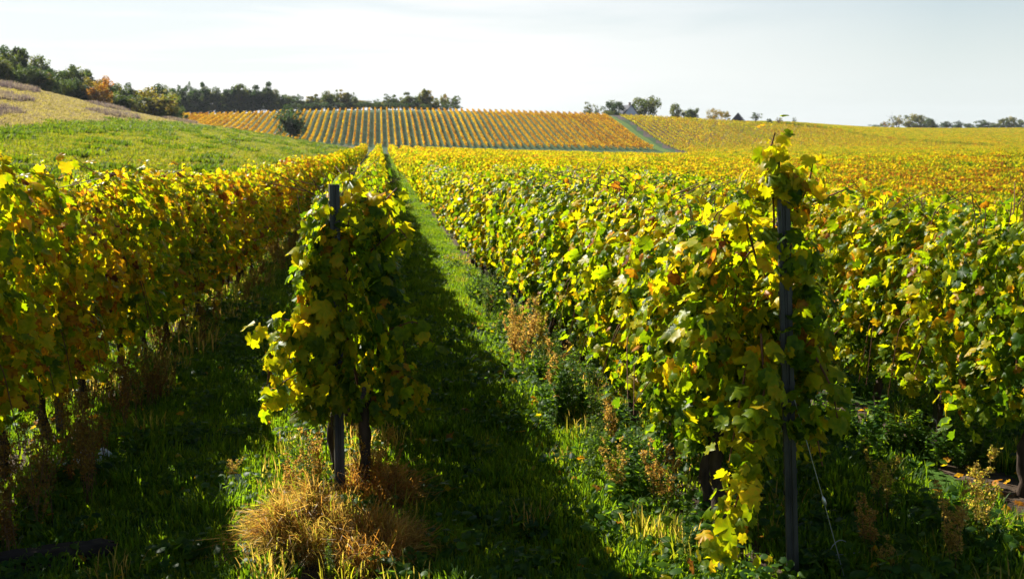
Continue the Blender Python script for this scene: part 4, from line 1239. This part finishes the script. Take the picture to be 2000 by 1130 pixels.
# ------------------------------------------------------------------ posts and wires
def post_mb(h, w=.058, d=.042, t=.004):
    """open C profile of folded steel"""
    mb = MB()
    prof = [(-w / 2, d), (-w / 2 + .012, d), (-w / 2 + .012, d - t), (-w / 2 + t, d - t), (-w / 2 + t, t), (-.010, t), (-.006, .010), (.006, .010), (.010, t), (w / 2 - t, t), (w / 2 - t, d - t), (w / 2 - .012, d - t), (w / 2 - .012, d), (w / 2, d), (w / 2, 0), (.008, 0), (.004, .006), (-.004, .006), (-.008, 0), (-w / 2, 0)]
    n = len(prof)
    V = [(x, y, -.3) for x, y in prof] + [(x, y, h) for x, y in prof]
    mb.add(V, [[i, (i + 1) % n, n + (i + 1) % n, n + i] for i in range(n)])
    mb.add(V, [list(range(n, 2 * n))])
    return mb
def hooks_mb(h, mb):
    for z in np.arange(.5, h - .02, .12):
        for sx in (-1, 1):
            box(mb, (sx * .0315, .02, z), (.007, .014, .022))
    return mb
def post(X, Y, h, label, lean=(0, 0), rz=0.0, wide=1.0):
    b = hooks_mb(h, post_mb(h)).build("vineyard_post", M_steel, None, smooth=False)
    b.location = (X, Y, gz1(X, Y)); b.rotation_euler = (lean[1], lean[0], rz)
    b.scale = (wide, wide, 1)
    props(b, label, "post")
    return b
post(PM[0], PM[1], 2.05, "dark metal vineyard post in the golden dry grass at the head of the middle row", (R(.4), 0), R(12), 1.05)
post(PR[0] + .185, PR[1], 2.07, "dark metal vineyard post leaning left at the head of the right row", (R(-3.9), R(1)), R(-14), 1.05)
xr, yr_ = at_px(1832, 868)
post(X0 + 3 * SP, yr_, 1.62, "short metal post among the vines at the right edge", (0, 0), R(20))
post(X0 - .02, 8.25, 1.6, "metal post half hidden under the leaves of the left row", (0, 0), 0)

def wire(name, pts, r, label, extra=None):
    mb = MB(); tube(mb, pts, r, 5)
    o = mb.build(name, M_wire)
    props(o, label, "wire")
    return o
# guy wire with its tensioner, from the right post down to the ground
g0 = np.array([PR[0] + .13, PR[1] - .02, 1.02])
ax, ay = at_px(1655, 1140, 0.0)
g1 = np.array([ax, ay, gz1(ax, ay)])
root = empty("guy_wire", tuple(g1))
mb = MB(); tube(mb, [g0 - g1, (g0 - g1) * .5, (0, 0, -.03)], .0022, 5); mb.build("cable", M_wire, root)
mb = MB(); c_ = (g0 - g1) * .44; dr = nrm(g0 - g1)
tube(mb, [c_ - dr * .03, c_ - dr * .015, c_ + dr * .015, c_ + dr * .03], [.004, .011, .011, .004], 8); mb.build("tensioner", M_wire, root)
props(root, "thin steel guy wire with a tensioner running from the right post to the ground", "guy wire")
hx, hy = at_px(1640, 1100, .0); hz = gz1(hx, hy)
root = empty("wire_hoop", (hx, hy, hz))
mb = MB(); tt = np.linspace(0, np.pi, 12)
tube(mb, np.stack([-.07 * np.cos(tt), 0 * tt, .12 * np.sin(tt)], -1), .0022, 4); mb.build("hoop", M_wire, root)
mb = MB(); tube(mb, [(-.09, 0, .035), (.03, .01, .03), (.14, .03, .03)], .0025, 4); mb.build("crossbar", M_wire, root)
props(root, "small bent wire hoop stuck in the ground beside the right post", "wire hoop")
for rr, zz in ((0, 1.2), (1, 1.72), (2, 1.25)):
    X = X0 + rr * SP; y0 = {0: 5.0, 1: PM[1], 2: PR[1]}[rr]
    ys = np.linspace(y0, 30, 26)
    wire("trellis_wire", np.stack([np.full(26, X) + .03, ys, gz(np.full(26, X), ys) + zz], -1), .0015,
         {0: "trellis wire strung through the leaves of the left row", 1: "trellis wire strung from the middle post through the middle row", 2: "trellis wire strung from the right post through the right row"}[rr])

# ------------------------------------------------------------------ small things on the ground
def log():
    root = empty("log", (0, 0, 0))
    xa, ya = at_px(-60, 1095, .08); xb, yb = at_px(215, 1060, .05)
    root.location = (xa, ya, gz1(xa, ya))
    L_ = math.hypot(xb - xa, yb - ya); root.rotation_euler = (0, R(2), math.atan2(yb - ya, xb - xa))
    rg = np.random.default_rng(8)
    k = np.linspace(0, L_, 14); n = 14
    mb = MB(); a = np.linspace(0, 2 * np.pi, n, endpoint=False)
    rad = .062 * (1 + .1 * rg.normal(size=(14, n))) * np.where(np.abs(np.sin(a * 2)) > .7, 1.1, .93)[None]
    rad[-1] *= .6
    V = np.stack([np.broadcast_to(k[:, None], (14, n)) + .02 * rg.normal(size=(14, n)), rad * np.cos(a) * 1.2, .055 + rad * np.sin(a) * .85], -1)
    i, j = np.meshgrid(np.arange(13), np.arange(n), indexing='ij')
    q = np.stack([i * n + j, i * n + (j + 1) % n, (i + 1) * n + (j + 1) % n, (i + 1) * n + j], -1).reshape(-1, 4)
    mb.add(V.reshape(-1, 3), q); mb.add(V[0], [list(range(n))]); mb.add(V[-1], [list(range(n))])
    mb.build("timber", M_log, root)
    mb = MB(); tube(mb, [(.02, -.12, .02), (L_ * .3, -.13, .025), (L_ * .75, -.11, .02)], [.04, .045, .02], 7); mb.build("splinter", M_log, root)
    props(root, "dark weathered old wooden beam lying in the grass at the bottom left corner", "log")
log()
def sheet(name, px, py, w, d, mat, label, h, seed):
    rg = np.random.default_rng(seed)
    x, y = at_px(px, py, .05); n = 14
    u_ = np.linspace(-.5, .5, n); U, Vv = np.meshgrid(u_, u_); wv = wob(rg)
    Zs = h * (.6 + .7 * wv(U * 2.2, Vv * 2.2)) * (1 - (2 * np.abs(U)) ** 4) + .02
    taper = 1 - .5 * np.abs(Vv)
    P = np.stack([U * w * taper + .02 * wv(Vv * 3, U), Vv * d, Zs], -1).reshape(-1, 3)
    i, j = np.meshgrid(np.arange(n - 1), np.arange(n - 1), indexing='ij')
    q = np.stack([i * n + j, i * n + j + 1, (i + 1) * n + j + 1, (i + 1) * n + j], -1).reshape(-1, 4)
    mb = MB(); mb.add(P, q); P2 = P.copy(); P2[:, 2] -= .004; mb.add(P2, q[:, ::-1])
    o = mb.build(name, mat, loc=(x, y, gz1(x, y))); o.rotation_euler = (0, 0, rg.uniform(-.5, .5))
    props(o, label, "litter")
sheet("plastic_scrap", 170, 893, .26, .30, M_plastic, "crumpled pale blue white plastic sheet in the shaded weeds under the left row", .06, 3)
sheet("wrapper", 462, 930, .05, .09, M_blue, "tiny crumpled blue and white wrapper on the grass left of the dry grass", .03, 6)
x_, y_ = at_px(455, 945); weed('seed', x_, y_ + .06, .20, "small straw coloured dry seed head standing behind the blue wrapper", name="dry_flower", wide=1.3)

# ------------------------------------------------------------------ air between here and the far wood
def haze():
    mb = MB()
    box(mb, (0, 0, 10), (6040, 6040, 110))
    m, N, L = new_mat("thin_haze")
    out = N.new('ShaderNodeOutputMaterial'); v = N.new('ShaderNodeVolumePrincipled')
    v.inputs['Color'].default_value = (.82, .88, .96, 1)
    v.inputs['Density'].default_value = 0.00007
    v.inputs['Anisotropy'].default_value = 0.2
    L.new(v.outputs['Volume'], out.inputs['Volume'])
    o = mb.build("haze", m, smooth=False)
    props(o, kind="stuff")
USE_HAZE = True
if USE_HAZE: haze()
